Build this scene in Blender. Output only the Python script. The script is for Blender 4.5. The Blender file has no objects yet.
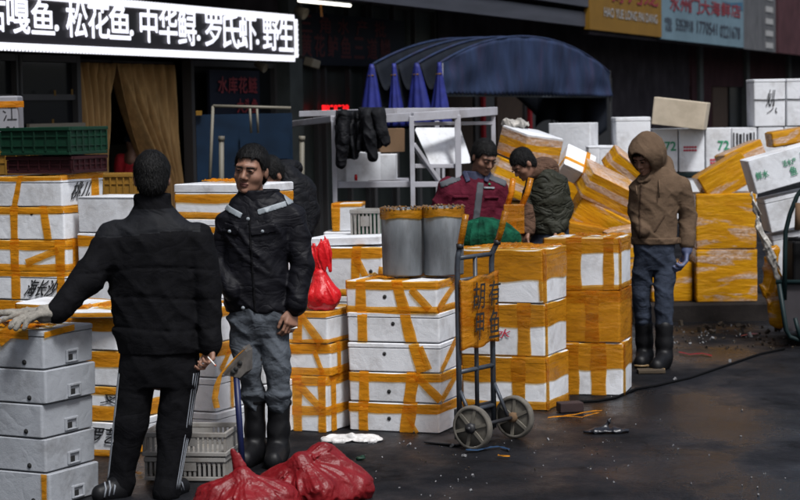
import bpy, math, random
import numpy as np
from mathutils import Vector, Matrix, Euler

random.seed(7)
SC = bpy.context.scene
COL = SC.collection

# ------------------------------------------------------------------ camera
CAMH, FPX = 1.88, 2000.0
PITCH, ROLL = math.atan(140 / FPX), 0.018
_F = np.array([0, math.cos(PITCH), -math.sin(PITCH)])
_U = np.array([0, math.sin(PITCH), math.cos(PITCH)])
_R = np.array([1.0, 0, 0])
CX = _R * math.cos(ROLL) - _U * math.sin(ROLL)
CY = _U * math.cos(ROLL) + _R * math.sin(ROLL)
cam_d = bpy.data.cameras.new('camera')
cam_d.lens, cam_d.sensor_width, cam_d.sensor_fit = 90.0, 36.0, 'HORIZONTAL'
cam_d.clip_start, cam_d.clip_end = 0.1, 600
cam_d.dof.use_dof = True
cam_d.dof.focus_distance = 11.0
cam_d.dof.aperture_fstop = 4.2
cam = bpy.data.objects.new('camera', cam_d)
COL.objects.link(cam)
cam.matrix_world = Matrix(((CX[0], CY[0], -_F[0], 0), (CX[1], CY[1], -_F[1], 0), (CX[2], CY[2], -_F[2], CAMH), (0, 0, 0, 1)))
SC.camera = cam

# ------------------------------------------------------------------ world, sun, exposure (overcast, end of the day)
SUN_EL, SUN_AZ = math.radians(58), math.radians(152)     # azimuth clockwise from +Y: behind the camera, to the right
W = bpy.data.worlds.new('World')
SC.world = W
W.use_nodes = True
nt = W.node_tree
bg = nt.nodes['Background']
sky = nt.nodes.new('ShaderNodeTexSky')
sky.sky_type = 'NISHITA'
sky.sun_disc = False
sky.sun_elevation, sky.sun_rotation = SUN_EL, SUN_AZ
sky.dust_density, sky.air_density, sky.ozone_density = 4.0, 1.0, 1.0
hs = nt.nodes.new('ShaderNodeHueSaturation')             # cloud cover: the same sky, much less blue
hs.inputs['Saturation'].default_value = 0.8
nt.links.new(sky.outputs[0], hs.inputs['Color'])
nt.links.new(hs.outputs[0], bg.inputs[0])
bg.inputs[1].default_value = 0.05
sun_d = bpy.data.lights.new('sun', 'SUN')
sun_d.energy, sun_d.angle, sun_d.color = 1.45, math.radians(12), (0.96, 0.98, 1.0)
sun = bpy.data.objects.new('sun', sun_d)
COL.objects.link(sun)
_sd = Vector((math.sin(SUN_AZ) * math.cos(SUN_EL), math.cos(SUN_AZ) * math.cos(SUN_EL), math.sin(SUN_EL)))
sun.rotation_euler = _sd.to_track_quat('Z', 'Y').to_euler()
SC.view_settings.view_transform = 'Standard'
SC.view_settings.look = 'None'
SC.view_settings.gamma = 1.0
SC.view_settings.use_curve_mapping = False
SC.view_settings.exposure = 1.30

# ------------------------------------------------------------------ measuring: picture point -> place in the world
def ray(px, py):
    return CX * (px - 400) / FPX + CY * (250 - py) / FPX + _F
def G(px, py, z=0.0):
    r = ray(px, py); t = (z - CAMH) / r[2]
    return np.array([r[0] * t, r[1] * t, z])
def P(px, py, Y):
    r = ray(px, py); t = Y / r[1]
    return np.array([r[0] * t, Y, CAMH + r[2] * t])

# ------------------------------------------------------------------ materials
def mat(name, color, rough=0.6, spec=0.5, metal=0.0, var=0.0, vscale=6.0, bump=0.0, bscale=40.0, dark=None, dscale=3.0, damount=0.5,
        stretch=(1, 1, 1), emis=None, estr=0.0, trans=0.0, coat=0.0, objvar=0.0, sheen=0.0, bdist=0.01, crease=0.0, dent=0.0):
    m = bpy.data.materials.new(name); m.use_nodes = True
    n, l = m.node_tree.nodes, m.node_tree.links
    b = n['Principled BSDF']
    b.inputs['Base Color'].default_value = (*color, 1)
    b.inputs['Roughness'].default_value = rough
    b.inputs['Specular IOR Level'].default_value = spec
    b.inputs['Metallic'].default_value = metal
    b.inputs['Coat Weight'].default_value = coat
    b.inputs['Sheen Weight'].default_value = sheen
    if trans: b.inputs['Transmission Weight'].default_value = trans
    if emis:
        b.inputs['Emission Color'].default_value = (*emis, 1); b.inputs['Emission Strength'].default_value = estr
    tc = n.new('ShaderNodeTexCoord'); mp = n.new('ShaderNodeMapping')
    mp.inputs['Scale'].default_value = stretch
    l.new(tc.outputs['Object'], mp.inputs[0])
    if objvar or var or dark:
        oi = n.new('ShaderNodeObjectInfo')
        ad = n.new('ShaderNodeVectorMath'); ad.operation = 'ADD'
        sc = n.new('ShaderNodeVectorMath'); sc.operation = 'SCALE'; sc.inputs['Scale'].default_value = 1.0
        cb = n.new('ShaderNodeCombineXYZ'); mm = n.new('ShaderNodeMath'); mm.operation = 'MULTIPLY'; mm.inputs[1].default_value = 37.0
        l.new(oi.outputs['Random'], mm.inputs[0]); l.new(mm.outputs[0], cb.inputs[0]); l.new(mm.outputs[0], cb.inputs[2])
        l.new(mp.outputs[0], ad.inputs[0]); l.new(cb.outputs[0], ad.inputs[1])
        vec = ad.outputs[0]
    else:
        vec = mp.outputs[0]
    cur = None
    def mixc(fac, a, bcol, blend='MIX'):
        x = n.new('ShaderNodeMix'); x.data_type = 'RGBA'; x.blend_type = blend
        if fac is not None: l.new(fac, x.inputs[0])
        for s, v in ((6, a), (7, bcol)):
            if hasattr(v, 'is_output'): l.new(v, x.inputs[s])
            else: x.inputs[s].default_value = (*v, 1)
        return x
    cur = color
    if var:
        t = n.new('ShaderNodeTexNoise'); t.inputs['Scale'].default_value = vscale; t.inputs['Detail'].default_value = 6
        l.new(vec, t.inputs['Vector'])
        r = n.new('ShaderNodeMapRange'); r.inputs[1].default_value = 0.3; r.inputs[2].default_value = 0.7
        l.new(t.outputs[0], r.inputs[0])
        cur = mixc(r.outputs[0], tuple(min(1, c * (1 + var)) for c in color), tuple(c * (1 - var) for c in color)).outputs[2]
    if dark:
        t = n.new('ShaderNodeTexNoise'); t.inputs['Scale'].default_value = dscale; t.inputs['Detail'].default_value = 8; t.inputs['Roughness'].default_value = 0.7
        l.new(vec, t.inputs['Vector'])
        r = n.new('ShaderNodeMapRange'); r.inputs[1].default_value = 0.5; r.inputs[2].default_value = 0.75; r.inputs[4].default_value = damount
        l.new(t.outputs[0], r.inputs[0])
        cur = mixc(r.outputs[0], cur, dark).outputs[2]
    if objvar:
        r = n.new('ShaderNodeMapRange'); r.inputs[3].default_value = 1 - objvar; r.inputs[4].default_value = 1.0
        l.new(oi.outputs['Random'], r.inputs[0])
        cc = n.new('ShaderNodeCombineColor')
        for i in range(3): l.new(r.outputs[0], cc.inputs[i])
        x = mixc(None, cur, cc.outputs[0], 'MULTIPLY'); x.inputs[0].default_value = 1
        cur = x.outputs[2]
    if hasattr(cur, 'is_output'): l.new(cur, b.inputs['Base Color'])
    if bump:
        t = n.new('ShaderNodeTexNoise'); t.inputs['Scale'].default_value = bscale; t.inputs['Detail'].default_value = 5
        l.new(vec, t.inputs['Vector'])
        bp = n.new('ShaderNodeBump'); bp.inputs['Strength'].default_value = bump; bp.inputs['Distance'].default_value = bdist
        l.new(t.outputs[0], bp.inputs['Height']); l.new(bp.outputs[0], b.inputs['Normal'])
        if crease or dent:                                  # cloth creases: thin valleys; foam: shallow dents
            t2 = n.new('ShaderNodeTexNoise'); t2.inputs['Scale'].default_value = 6.5 if crease else 9; t2.inputs['Detail'].default_value = 2.5; t2.inputs['Distortion'].default_value = 0.9 if crease else 0.3
            mp2 = n.new('ShaderNodeMapping'); mp2.inputs['Scale'].default_value = (1, 1, 1.7 if crease else 1); mp2.inputs['Rotation'].default_value = (0.3, 0.5, 0.2)
            l.new(vec, mp2.inputs[0]); l.new(mp2.outputs[0], t2.inputs[0])
            s1 = n.new('ShaderNodeMath'); s1.operation = 'SUBTRACT'; s1.inputs[1].default_value = 0.5; l.new(t2.outputs[0], s1.inputs[0])
            s2 = n.new('ShaderNodeMath'); s2.operation = 'ABSOLUTE'; l.new(s1.outputs[0], s2.inputs[0])
            s3 = n.new('ShaderNodeMath'); s3.operation = 'POWER'; s3.inputs[1].default_value = 0.7 if crease else 1.0; l.new(s2.outputs[0], s3.inputs[0])
            b2 = n.new('ShaderNodeBump'); b2.inputs['Strength'].default_value = min(1, crease or dent); b2.inputs['Distance'].default_value = 0.05 if crease else 0.02
            l.new(s3.outputs[0], b2.inputs['Height']); l.new(b2.outputs[0], bp.inputs['Normal'])
    return m

def tape_mat(name, c1, c2, c3, wrap=False):
    """packing tape: streaky orange film with wrinkles; a wrap also has clear lengths with the pale box showing through and glints painted in"""
    m = bpy.data.materials.new(name); m.use_nodes = True
    n, l = m.node_tree.nodes, m.node_tree.links
    b = n['Principled BSDF']; b.inputs['Roughness'].default_value = 0.24; b.inputs['Specular IOR Level'].default_value = 0.5
    tc = n.new('ShaderNodeTexCoord'); oi = n.new('ShaderNodeObjectInfo')
    mm = n.new('ShaderNodeMath'); mm.operation = 'MULTIPLY'; mm.inputs[1].default_value = 53.0
    cb = n.new('ShaderNodeCombineXYZ'); ad = n.new('ShaderNodeVectorMath'); ad.operation = 'ADD'
    l.new(oi.outputs['Random'], mm.inputs[0])
    for i in range(3): l.new(mm.outputs[0], cb.inputs[i])
    l.new(tc.outputs['Object'], ad.inputs[0]); l.new(cb.outputs[0], ad.inputs[1])
    def noise(scale, sx, sy, sz, det=5):
        mp = n.new('ShaderNodeMapping'); mp.inputs['Scale'].default_value = (sx, sy, sz); l.new(ad.outputs[0], mp.inputs[0])
        t = n.new('ShaderNodeTexNoise'); t.inputs['Scale'].default_value = scale; t.inputs['Detail'].default_value = det
        t.inputs['Distortion'].default_value = 0.6
        l.new(mp.outputs[0], t.inputs[0]); return t.outputs[0]
    def ramp(fac, stops):
        r = n.new('ShaderNodeValToRGB'); e = r.color_ramp.elements
        while len(e) < len(stops): e.new(0.5)
        for el, (p, c) in zip(e, stops): el.position = p; el.color = (*c, 1)
        l.new(fac, r.inputs[0]); return r.outputs[0]
    base = ramp(noise(5, 1, 1, 3), ((0.3, c2), (0.62, c1)))
    if wrap:
        if wrap == 'stripes':                          # film laid on in straight turns: yellow, clear, yellow, clear
            sx = n.new('ShaderNodeSeparateXYZ'); l.new(tc.outputs['Object'], sx.inputs[0])
            q = n.new('ShaderNodeMath'); q.operation = 'MULTIPLY_ADD'; q.inputs[1].default_value = 52.0; l.new(sx.outputs[2], q.inputs[0]); l.new(mm.outputs[0], q.inputs[2])
            q2 = n.new('ShaderNodeMath'); q2.operation = 'SINE'; l.new(q.outputs[0], q2.inputs[0])
            q3 = n.new('ShaderNodeMath'); q3.operation = 'MULTIPLY_ADD'; q3.inputs[1].default_value = 2.4; l.new(noise(1, 3, 3, 5, 4), q3.inputs[0]); l.new(q2.outputs[0], q3.inputs[2])
            clear = ramp(q3.outputs[0], ((0.0, (0, 0, 0)), (1.0, (0, 0, 0))))
            mr = n.new('ShaderNodeMapRange'); mr.inputs[1].default_value = 1.25; mr.inputs[2].default_value = 1.5; l.new(q3.outputs[0], mr.inputs[0]); clear = mr.outputs[0]
        else:
            clear = ramp(noise(1, 2.2, 2.2, 9, 3), ((0.545, (0, 0, 0)), (0.61, (1, 1, 1))))
        x = n.new('ShaderNodeMix'); x.data_type = 'RGBA'
        l.new(clear, x.inputs[0]); l.new(base, x.inputs[6])
        pale = ramp(noise(30, 1, 1, 2), ((0.4, c3), (0.66, (0.62, 0.5, 0.45))))  # the brighter stop paints whitish glints into the clear film's colour
        l.new(pale, x.inputs[7]); base = x.outputs[2]
    l.new(base, b.inputs['Base Color'])
    # part of the light goes through the film, stained amber, and shows what lies under it
    tr = n.new('ShaderNodeBsdfTransparent'); tr.inputs[0].default_value = (1.0, 0.66, 0.17, 1) if not wrap else (1.0, 0.70, 0.19, 1)
    ms = n.new('ShaderNodeMixShader'); al = n.new('ShaderNodeMapRange'); al.inputs[1].default_value = 0.35; al.inputs[2].default_value = 0.65; al.inputs[3].default_value = 0.60 if not wrap else 0.45; al.inputs[4].default_value = 0.30 if not wrap else 0.18
    l.new(noise(7, 1, 1, 4, 3), al.inputs[0]); l.new(al.outputs[0], ms.inputs[0]); l.new(b.outputs[0], ms.inputs[1]); l.new(tr.outputs[0], ms.inputs[2])
    l.new(ms.outputs[0], n['Material Output'].inputs['Surface'])
    h1 = noise(5, 1, 1, 4.5, 2); h2 = noise(26, 1, 1, 2.0, 2)
    a = n.new('ShaderNodeMath'); a.operation = 'MULTIPLY_ADD'; a.inputs[1].default_value = 0.3
    l.new(h2, a.inputs[0]); l.new(h1, a.inputs[2])
    bp = n.new('ShaderNodeBump'); bp.inputs['Strength'].default_value = 0.45; bp.inputs['Distance'].default_value = 0.022
    l.new(a.outputs[0], bp.inputs['Height']); l.new(bp.outputs[0], b.inputs['Normal'])
    return m

M = {}
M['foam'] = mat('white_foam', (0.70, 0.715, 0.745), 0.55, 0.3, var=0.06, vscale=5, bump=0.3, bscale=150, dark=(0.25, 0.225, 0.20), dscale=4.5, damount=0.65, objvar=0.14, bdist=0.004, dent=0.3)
M['foam_dimmed'] = mat('dimmed_used_foam', (0.31, 0.325, 0.35), 0.55, 0.25, var=0.1, vscale=5, bump=0.3, bscale=150, dark=(0.11, 0.105, 0.10), dscale=3.5, damount=0.75, objvar=0.1, bdist=0.004, dent=0.4)  # weaker light of the front-left corner put into the grey base; blotches are dirt
M['foam_old'] = mat('yellowed_foam', (0.50, 0.43, 0.33), 0.6, 0.3, var=0.1, bump=0.3, bscale=100, dark=(0.3, 0.25, 0.18), damount=0.5, bdist=0.004)
M['tape'] = tape_mat('orange_tape', (0.68, 0.27, 0.012), (0.48, 0.17, 0.007), (0.5, 0.3, 0.2))
M['wrap'] = tape_mat('yellow_tape_wrap', (0.62, 0.30, 0.006), (0.48, 0.205, 0.004), (0.42, 0.24, 0.12), True)
M['wrap_stripes'] = tape_mat('striped_tape_wrap', (0.66, 0.33, 0.006), (0.52, 0.225, 0.004), (0.50, 0.31, 0.19), 'stripes')
M['wrap_brown'] = tape_mat('brown_tape_wrap', (0.46, 0.19, 0.009), (0.30, 0.115, 0.006), (0.5, 0.3, 0.18))
M['ink'] = mat('black_ink', (0.012, 0.012, 0.014), 0.6)
M['green_ink'] = mat('green_ink', (0.02, 0.25, 0.12), 0.6)
M['red_ink'] = mat('red_ink', (0.45, 0.03, 0.06), 0.6)
M['hole'] = mat('drain_hole_dark', (0.01, 0.01, 0.01), 0.8)
M['black_cloth'] = mat('black_cloth', (0.0036, 0.0036, 0.0046), 0.85, 0.10, var=0.3, vscale=30, bump=0.3, bscale=120, bdist=0.004, crease=0.16)
M['black_nylon'] = mat('black_nylon', (0.0045, 0.0048, 0.0065), 0.65, 0.16, var=0.2, vscale=20, bump=0.25, bscale=60, bdist=0.006, crease=0.42)
M['navy_nylon'] = mat('dark_navy_nylon', (0.0038, 0.0038, 0.0062), 0.6, 0.18, var=0.2, vscale=20, bump=0.22, bscale=60, bdist=0.006, crease=0.28)
M['grey_trouser'] = mat('blue_grey_cotton', (0.066, 0.075, 0.088), 0.9, 0.1, crease=0.25, var=0.25, vscale=14, bump=0.5, bscale=35, bdist=0.012)
M['jeans'] = mat('blue_denim', (0.028, 0.035, 0.052), 0.9, 0.1, crease=0.2, var=0.35, vscale=9, bump=0.5, bscale=40, bdist=0.01)
M['rubber'] = mat('black_rubber', (0.0045, 0.0045, 0.0055), 0.5, 0.22, bump=0.15, bscale=15)
M['tan_rubber'] = mat('tan_rubber', (0.20, 0.13, 0.06), 0.6)
M['maroon'] = mat('maroon_twill', (0.080, 0.008, 0.019), 0.85, 0.12, crease=0.2, var=0.2, vscale=14, bump=0.5, bscale=40, bdist=0.01)
M['grey_yoke'] = mat('grey_twill', (0.065, 0.07, 0.08), 0.8)
M['navy_collar'] = mat('navy_twill', (0.025, 0.03, 0.065), 0.8)
M['olive'] = mat('olive_nylon', (0.020, 0.0205, 0.0135), 0.65, 0.2, crease=0.8, var=0.2, vscale=14, bump=0.4, bscale=45, bdist=0.01)
M['brown_knit'] = mat('brown_knit', (0.085, 0.05, 0.035), 0.95, 0.05, crease=0.6, var=0.2, vscale=30, bump=0.5, bscale=90)
M['khaki'] = mat('brown_fleece', (0.105, 0.070, 0.046), 0.95, 0.05, crease=0.14, var=0.15, vscale=12, bump=0.4, bscale=60, bdist=0.006)
M['black_yoke'] = mat('black_nylon_panel', (0.0075, 0.008, 0.010), 0.7, 0.15, var=0.2, vscale=20, bump=0.25, bscale=80, bdist=0.004, crease=0.18)
M['khaki_dark'] = mat('brown_seam', (0.06, 0.038, 0.025), 0.95, 0.1)
M['skin'] = mat('skin', (0.22, 0.115, 0.078), 0.5, 0.3, var=0.12, vscale=25, bump=0.1, bscale=120, bdist=0.003)
M['lips'] = mat('lips', (0.14, 0.06, 0.05), 0.65, 0.2)
M['hair'] = mat('black_hair', (0.004, 0.0038, 0.0038), 0.6, 0.2, bump=0.9, bscale=240, bdist=0.006, stretch=(1, 1, 0.3))
M['eye'] = mat('dark_eye', (0.008, 0.006, 0.0055), 0.7, 0.08)
M['reflective'] = mat('grey_reflective_band', (0.21, 0.235, 0.255), 0.5, 0.4, var=0.1)
M['white_stripe'] = mat('white_stripe', (0.20, 0.215, 0.24), 0.8)
M['glove'] = mat('grey_knit_glove', (0.22, 0.205, 0.18), 0.95, 0.1, var=0.25, vscale=40, bump=0.6, bscale=140, bdist=0.006)
M['blue_glove'] = mat('blue_rubber_glove', (0.07, 0.085, 0.16), 0.5)
M['cigarette'] = mat('white_paper_roll', (0.75, 0.73, 0.7), 0.7)
M['ember'] = mat('cigarette_tip', (0.5, 0.12, 0.05), 0.7)
M['green_crate'] = mat('green_plastic', (0.004, 0.026, 0.014), 0.5, 0.25, var=0.2, dark=(0.01, 0.02, 0.015), damount=0.6)
M['maroon_crate'] = mat('maroon_plastic', (0.022, 0.0045, 0.006), 0.5, 0.25, var=0.2)
M['yellow_crate'] = mat('yellow_plastic', (0.20, 0.10, 0.008), 0.6, var=0.15)
M['white_plastic'] = mat('dirty_white_plastic', (0.24, 0.23, 0.215), 0.6, var=0.1, dark=(0.12, 0.085, 0.055), damount=0.7, dscale=7)
M['grey_tub'] = mat('grey_zinc', (0.13, 0.14, 0.15), 0.55, 0.35, metal=0.2, var=0.3, vscale=9, dark=(0.045, 0.042, 0.04), dscale=6, stretch=(1.5, 1.5, 0.4), damount=0.75)
M['white_metal'] = mat('white_painted_steel', (0.36, 0.36, 0.395), 0.5, 0.4, var=0.08, dark=(0.2, 0.17, 0.15), damount=0.5)
M['grey_steel'] = mat('grey_painted_steel', (0.045, 0.053, 0.066), 0.45, 0.4, metal=0.2, var=0.2, vscale=18, dark=(0.06, 0.035, 0.02), damount=0.6, dscale=9)
M['wheel_grey'] = mat('dusty_wheel', (0.13, 0.118, 0.095), 0.8, var=0.2, vscale=20, dark=(0.06, 0.05, 0.04), dscale=9, damount=0.7)
M['tyre'] = mat('dusty_tyre', (0.10, 0.09, 0.075), 0.85, var=0.3, vscale=25)
M['dark_metal'] = mat('dark_steel', (0.018, 0.018, 0.02), 0.5, 0.4)
M['red_bag'] = mat('red_plastic_film', (0.145, 0.005, 0.0075), 0.42, 0.3, var=0.2, vscale=10, bump=0.5, bscale=35, bdist=0.012)
M['bright_red_bag'] = mat('bright_red_plastic_film', (0.50, 0.006, 0.01), 0.38, 0.35, var=0.15, bump=0.5, bscale=35, bdist=0.012)
M['white_bag'] = mat('white_plastic_film', (0.55, 0.54, 0.53), 0.35, 0.5, var=0.2, vscale=15, bump=0.5, bscale=40)
M['clear_film'] = mat('cloudy_plastic_film', (0.34, 0.32, 0.29), 0.35, 0.4, var=0.4, vscale=20, bump=0.7, bscale=50)
M['green_net'] = mat('green_mesh_cloth', (0.004, 0.050, 0.027), 0.85, 0.1, var=0.6, vscale=16, bump=0.7, bscale=55, bdist=0.012)
M['blue_pole'] = mat('blue_painted_pole', (0.006, 0.010, 0.05), 0.45, 0.4)
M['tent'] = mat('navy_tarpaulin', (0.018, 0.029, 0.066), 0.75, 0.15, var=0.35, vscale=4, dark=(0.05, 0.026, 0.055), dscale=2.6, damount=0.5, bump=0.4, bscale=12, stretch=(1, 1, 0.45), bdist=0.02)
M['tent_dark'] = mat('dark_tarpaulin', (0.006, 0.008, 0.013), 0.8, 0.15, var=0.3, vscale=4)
M['tent_blue'] = mat('bright_blue_tarpaulin', (0.016, 0.022, 0.15), 0.55, 0.25, var=0.3, vscale=9)
M['tank_blue'] = mat('blue_board', (0.004, 0.014, 0.032), 0.5, 0.2, var=0.3)
M['glass_dark'] = mat('dark_glass', (0.008, 0.009, 0.011), 0.2, 0.2)
M['glass_green'] = mat('grey_green_glass', (0.038, 0.045, 0.041), 0.4, 0.15, var=0.3, vscale=1.5, stretch=(3, 3, .5))  # lighter grey-green base with upright streaks
M['wall_dark'] = mat('dark_wall', (0.040, 0.034, 0.040), 0.9, 0.1, var=0.4, vscale=2.5)  # very dark base, mottled in tone
M['wall_upper'] = mat('upper_wall', (0.02, 0.02, 0.023), 0.9, 0.2, var=0.3, vscale=1)
M['wall_red'] = mat('dull_red_panel', (0.050, 0.022, 0.026), 0.85, 0.1, var=0.3, vscale=2)
M['pillar'] = mat('grey_green_pillar', (0.065, 0.075, 0.073), 0.7, var=0.2)
M['door_frame'] = mat('dark_aluminium', (0.06, 0.057, 0.057), 0.5, 0.3)
M['fascia'] = mat('grey_fascia', (0.040, 0.042, 0.054), 0.6, 0.3, var=0.2, vscale=3, stretch=(0.3, 0.3, 4))
M['sign_panel'] = mat('dark_sign_panel', (0.022, 0.014, 0.02), 0.4)
M['led'] = mat('lit_led', (0.9, 0.9, 1), 0.5, emis=(0.93, 0.94, 1.0), estr=0.38)
M['red_led'] = mat('lit_red_led', (0.9, 0.02, 0.02), 0.5, emis=(1, 0.015, 0.02), estr=0.55)
M['tube_lit'] = mat('lit_tube', (1, 1, 0.95), 0.5, emis=(1.0, 0.97, 0.86), estr=1.0)
M['dim_red'] = mat('dim_red_lettering', (0.085, 0.010, 0.014), 0.7)
M['glass_red'] = mat('red_window_lettering', (0.20, 0.016, 0.02), 0.6)
M['board_navy'] = mat('navy_sign_board', (0.008, 0.010, 0.020), 0.6, 0.2)
M['curtain'] = mat('tan_curtain', (0.48, 0.29, 0.12), 0.9, 0.2, var=0.25, vscale=8, stretch=(3, 3, 0.4))
M['banner_yellow'] = mat('yellow_banner', (0.15, 0.078, 0.008), 0.6, 0.2, var=0.1, vscale=3)
M['banner_sky'] = mat('pale_blue_banner', (0.10, 0.155, 0.19), 0.6, 0.2, var=0.12, vscale=1.2)
M['banner_wave'] = mat('blue_wave_print', (0.016, 0.075, 0.13), 0.6)
M['banner_red'] = mat('banner_red_lettering', (0.16, 0.006, 0.014), 0.6)
M['banner_navy'] = mat('banner_dark_lettering', (0.016, 0.018, 0.032), 0.6)
M['banner_white'] = mat('banner_white_lettering', (0.26, 0.26, 0.26), 0.6)
M['rock'] = mat('rock_print', (0.06, 0.06, 0.065), 0.6, var=0.5, vscale=4, stretch=(3, 3, 0.8))
M['paper'] = mat('white_card', (0.22, 0.22, 0.24), 0.7, var=0.08)
M['cardboard'] = mat('brown_cardboard', (0.12, 0.07, 0.035), 0.9, var=0.15)
M['warm_door'] = mat('warm_door_panel', (0.075, 0.042, 0.024), 0.8, var=0.3, stretch=(4, 4, 1))
M['beige'] = mat('beige_plastic', (0.22, 0.19, 0.14), 0.6)
M['pipe_white'] = mat('ivory_pipe', (0.13, 0.118, 0.09), 0.6)
M['cart_green'] = mat('teal_painted_steel', (0.0025, 0.013, 0.0145), 0.55, 0.3, var=0.2)
M['cart_grey'] = mat('grey_panel', (0.026, 0.022, 0.026), 0.7, var=0.3, vscale=6, dark=(0.03, 0.02, 0.02), damount=0.6)
M['concrete'] = mat('dark_concrete', (0.018, 0.015, 0.014), 0.9, 0.15, var=0.4, vscale=6, bump=0.4, bscale=30)
M['wood'] = mat('weathered_wood', (0.05, 0.035, 0.02), 0.85, var=0.3, vscale=8, stretch=(1, 1, 6))
M['brick'] = mat('dark_brick', (0.022, 0.010, 0.0095), 0.9, var=0.3, vscale=12)
M['pitch_black'] = mat('black_vinyl', (0.003, 0.003, 0.0035), 0.7, 0.15)
M['cable'] = mat('black_cable', (0.002, 0.002, 0.0025), 0.7, 0.1)
M['grey_board'] = mat('grey_scuffed_board', (0.085, 0.078, 0.072), 0.8, 0.2, var=0.35, vscale=20)
M['blue_rope'] = mat('blue_strap', (0.006, 0.03, 0.075), 0.6)
M['black_bag'] = mat('black_plastic_film', (0.008, 0.009, 0.013), 0.35, bump=0.5, bscale=30)
M['red_cloth'] = mat('red_cloth', (0.45, 0.012, 0.02), 0.85, var=0.2)
M['navy_cap'] = mat('navy_cap', (0.012, 0.018, 0.045), 0.85)
M['crumb'] = mat('foam_crumb', (0.16, 0.16, 0.165), 0.8)
M['leaf_litter'] = mat('muddy_litter', (0.03, 0.02, 0.011), 0.9)

# ------------------------------------------------------------------ object helpers
def link(o, parent=None):
    COL.objects.link(o)
    if parent is not None: o.parent = parent
    return o
def thing(name, label, cat, loc=(0, 0, 0), rot=(0, 0, 0), group=None):
    o = bpy.data.objects.new(name, None); link(o)
    o.location = loc; o.rotation_euler = rot; o.empty_display_size = 0.1
    return tag(o, label, cat, group)
def tag(o, label, cat, group=None):
    o['label'] = label; o['category'] = cat
    if group: o['group'] = group
    return o
def kind(o, k):
    o['kind'] = k; return o
def raw(name, V, Fc, m, parent=None, smooth=True, loc=None):
    me = bpy.data.meshes.new(name)
    V = np.asarray(V, dtype=float)
    me.from_pydata(V.tolist() if len(V) < 5000 else V, [], Fc if isinstance(Fc, list) else Fc.tolist())
    if m is not None:
        for x in (m if isinstance(m, (list, tuple)) else [m]): me.materials.append(x)
    if smooth: me.polygons.foreach_set('use_smooth', [True] * len(me.polygons))
    me.update()
    o = bpy.data.objects.new(name, me); link(o, parent)
    if loc is not None: o.location = loc
    return o

class MB:
    """collects simple solids into ONE mesh"""
    def __init__(s): s.V, s.F = [], []
    def add(s, V, F):
        k = len(s.V); s.V += [tuple(map(float, v)) for v in V]; s.F += [tuple(i + k for i in f) for f in F]; return s
    def box(s, c, d, R=None):
        x, y, z = [v / 2 for v in d]
        V = [(-x, -y, -z), (x, -y, -z), (x, y, -z), (-x, y, -z), (-x, -y, z), (x, -y, z), (x, y, z), (-x, y, z)]
        V = np.array(V)
        if R is not None: V = V @ np.array(R).T
        return s.add(V + np.array(c), [(0, 3, 2, 1), (4, 5, 6, 7), (0, 1, 5, 4), (1, 2, 6, 5), (2, 3, 7, 6), (3, 0, 4, 7)])
    def bar(s, a, b, w, h=None, up=(0, 0, 1)):
        a, b = np.array(a, float), np.array(b, float); d = b - a; L = np.linalg.norm(d); d /= L
        up = np.array(up, float)
        if abs(d @ up) > 0.95: up = np.array([0, 1.0, 0])
        x = np.cross(d, up); x /= np.linalg.norm(x); z = np.cross(x, d)
        return s.box((a + b) / 2, (w, L, h or w), np.column_stack([x, d, z]))
    def tube(s, pts, r, n=10, cap=True):
        pts = [np.array(p, float) for p in pts]; rs = r if isinstance(r, (list, tuple)) else [r] * len(pts)
        rings = []; N = None
        for i, p in enumerate(pts):
            d = (pts[min(i + 1, len(pts) - 1)] - pts[max(i - 1, 0)]); d /= np.linalg.norm(d) + 1e-12
            if N is None:
                N = np.cross(d, (0, 0, 1) if abs(d[2]) < 0.9 else (1, 0, 0))
            N = N - d * (N @ d); N /= np.linalg.norm(N); B = np.cross(d, N)
            rings.append([p + rs[i] * (N * math.cos(2 * math.pi * k / n) + B * math.sin(2 * math.pi * k / n)) for k in range(n)])
        V = [v for q in rings for v in q]; F = []
        for i in range(len(pts) - 1):
            for k in range(n):
                F.append((i * n + k, i * n + (k + 1) % n, (i + 1) * n + (k + 1) % n, (i + 1) * n + k))
        if cap: F += [tuple(range(n))[::-1], tuple((len(pts) - 1) * n + k for k in range(n))]
        return s.add(V, F)
    def lathe(s, prof, c=(0, 0, 0), axis=(0, 0, 1), n=28):
        ax = np.array(axis, float); ax /= np.linalg.norm(ax)
        x = np.cross(ax, (0, 0, 1) if abs(ax[2]) < 0.9 else (1, 0, 0)); x /= np.linalg.norm(x); y = np.cross(ax, x)
        V = [np.array(c) + ax * h + r * (x * math.cos(2 * math.pi * k / n) + y * math.sin(2 * math.pi * k / n)) for r, h in prof for k in range(n)]
        F = [(i * n + k, i * n + (k + 1) % n, (i + 1) * n + (k + 1) % n, (i + 1) * n + k) for i in range(len(prof) - 1) for k in range(n)]
        return s.add(V, F)
    def build(s, name, m, parent=None, smooth=False, loc=None, bevel=0.0):
        V = np.array(s.V)
        o = raw(name, V, s.F, m, parent, smooth, loc)
        if bevel:
            md = o.modifiers.new('bevel', 'BEVEL'); md.width = bevel; md.segments = 2; md.limit_method = 'ANGLE'
        return o

def sheet(name, fn, nu, nv, m, parent=None, thick=0.0, loc=None):
    V = [fn(i / nu, j / nv) for j in range(nv + 1) for i in range(nu + 1)]
    F = [(j * (nu + 1) + i, j * (nu + 1) + i + 1, (j + 1) * (nu + 1) + i + 1, (j + 1) * (nu + 1) + i) for j in range(nv) for i in range(nu)]
    o = raw(name, V, F, m, parent, True, loc)
    if thick:
        md = o.modifiers.new('thickness', 'SOLIDIFY'); md.thickness = thick; md.offset = 0
    return o

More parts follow.
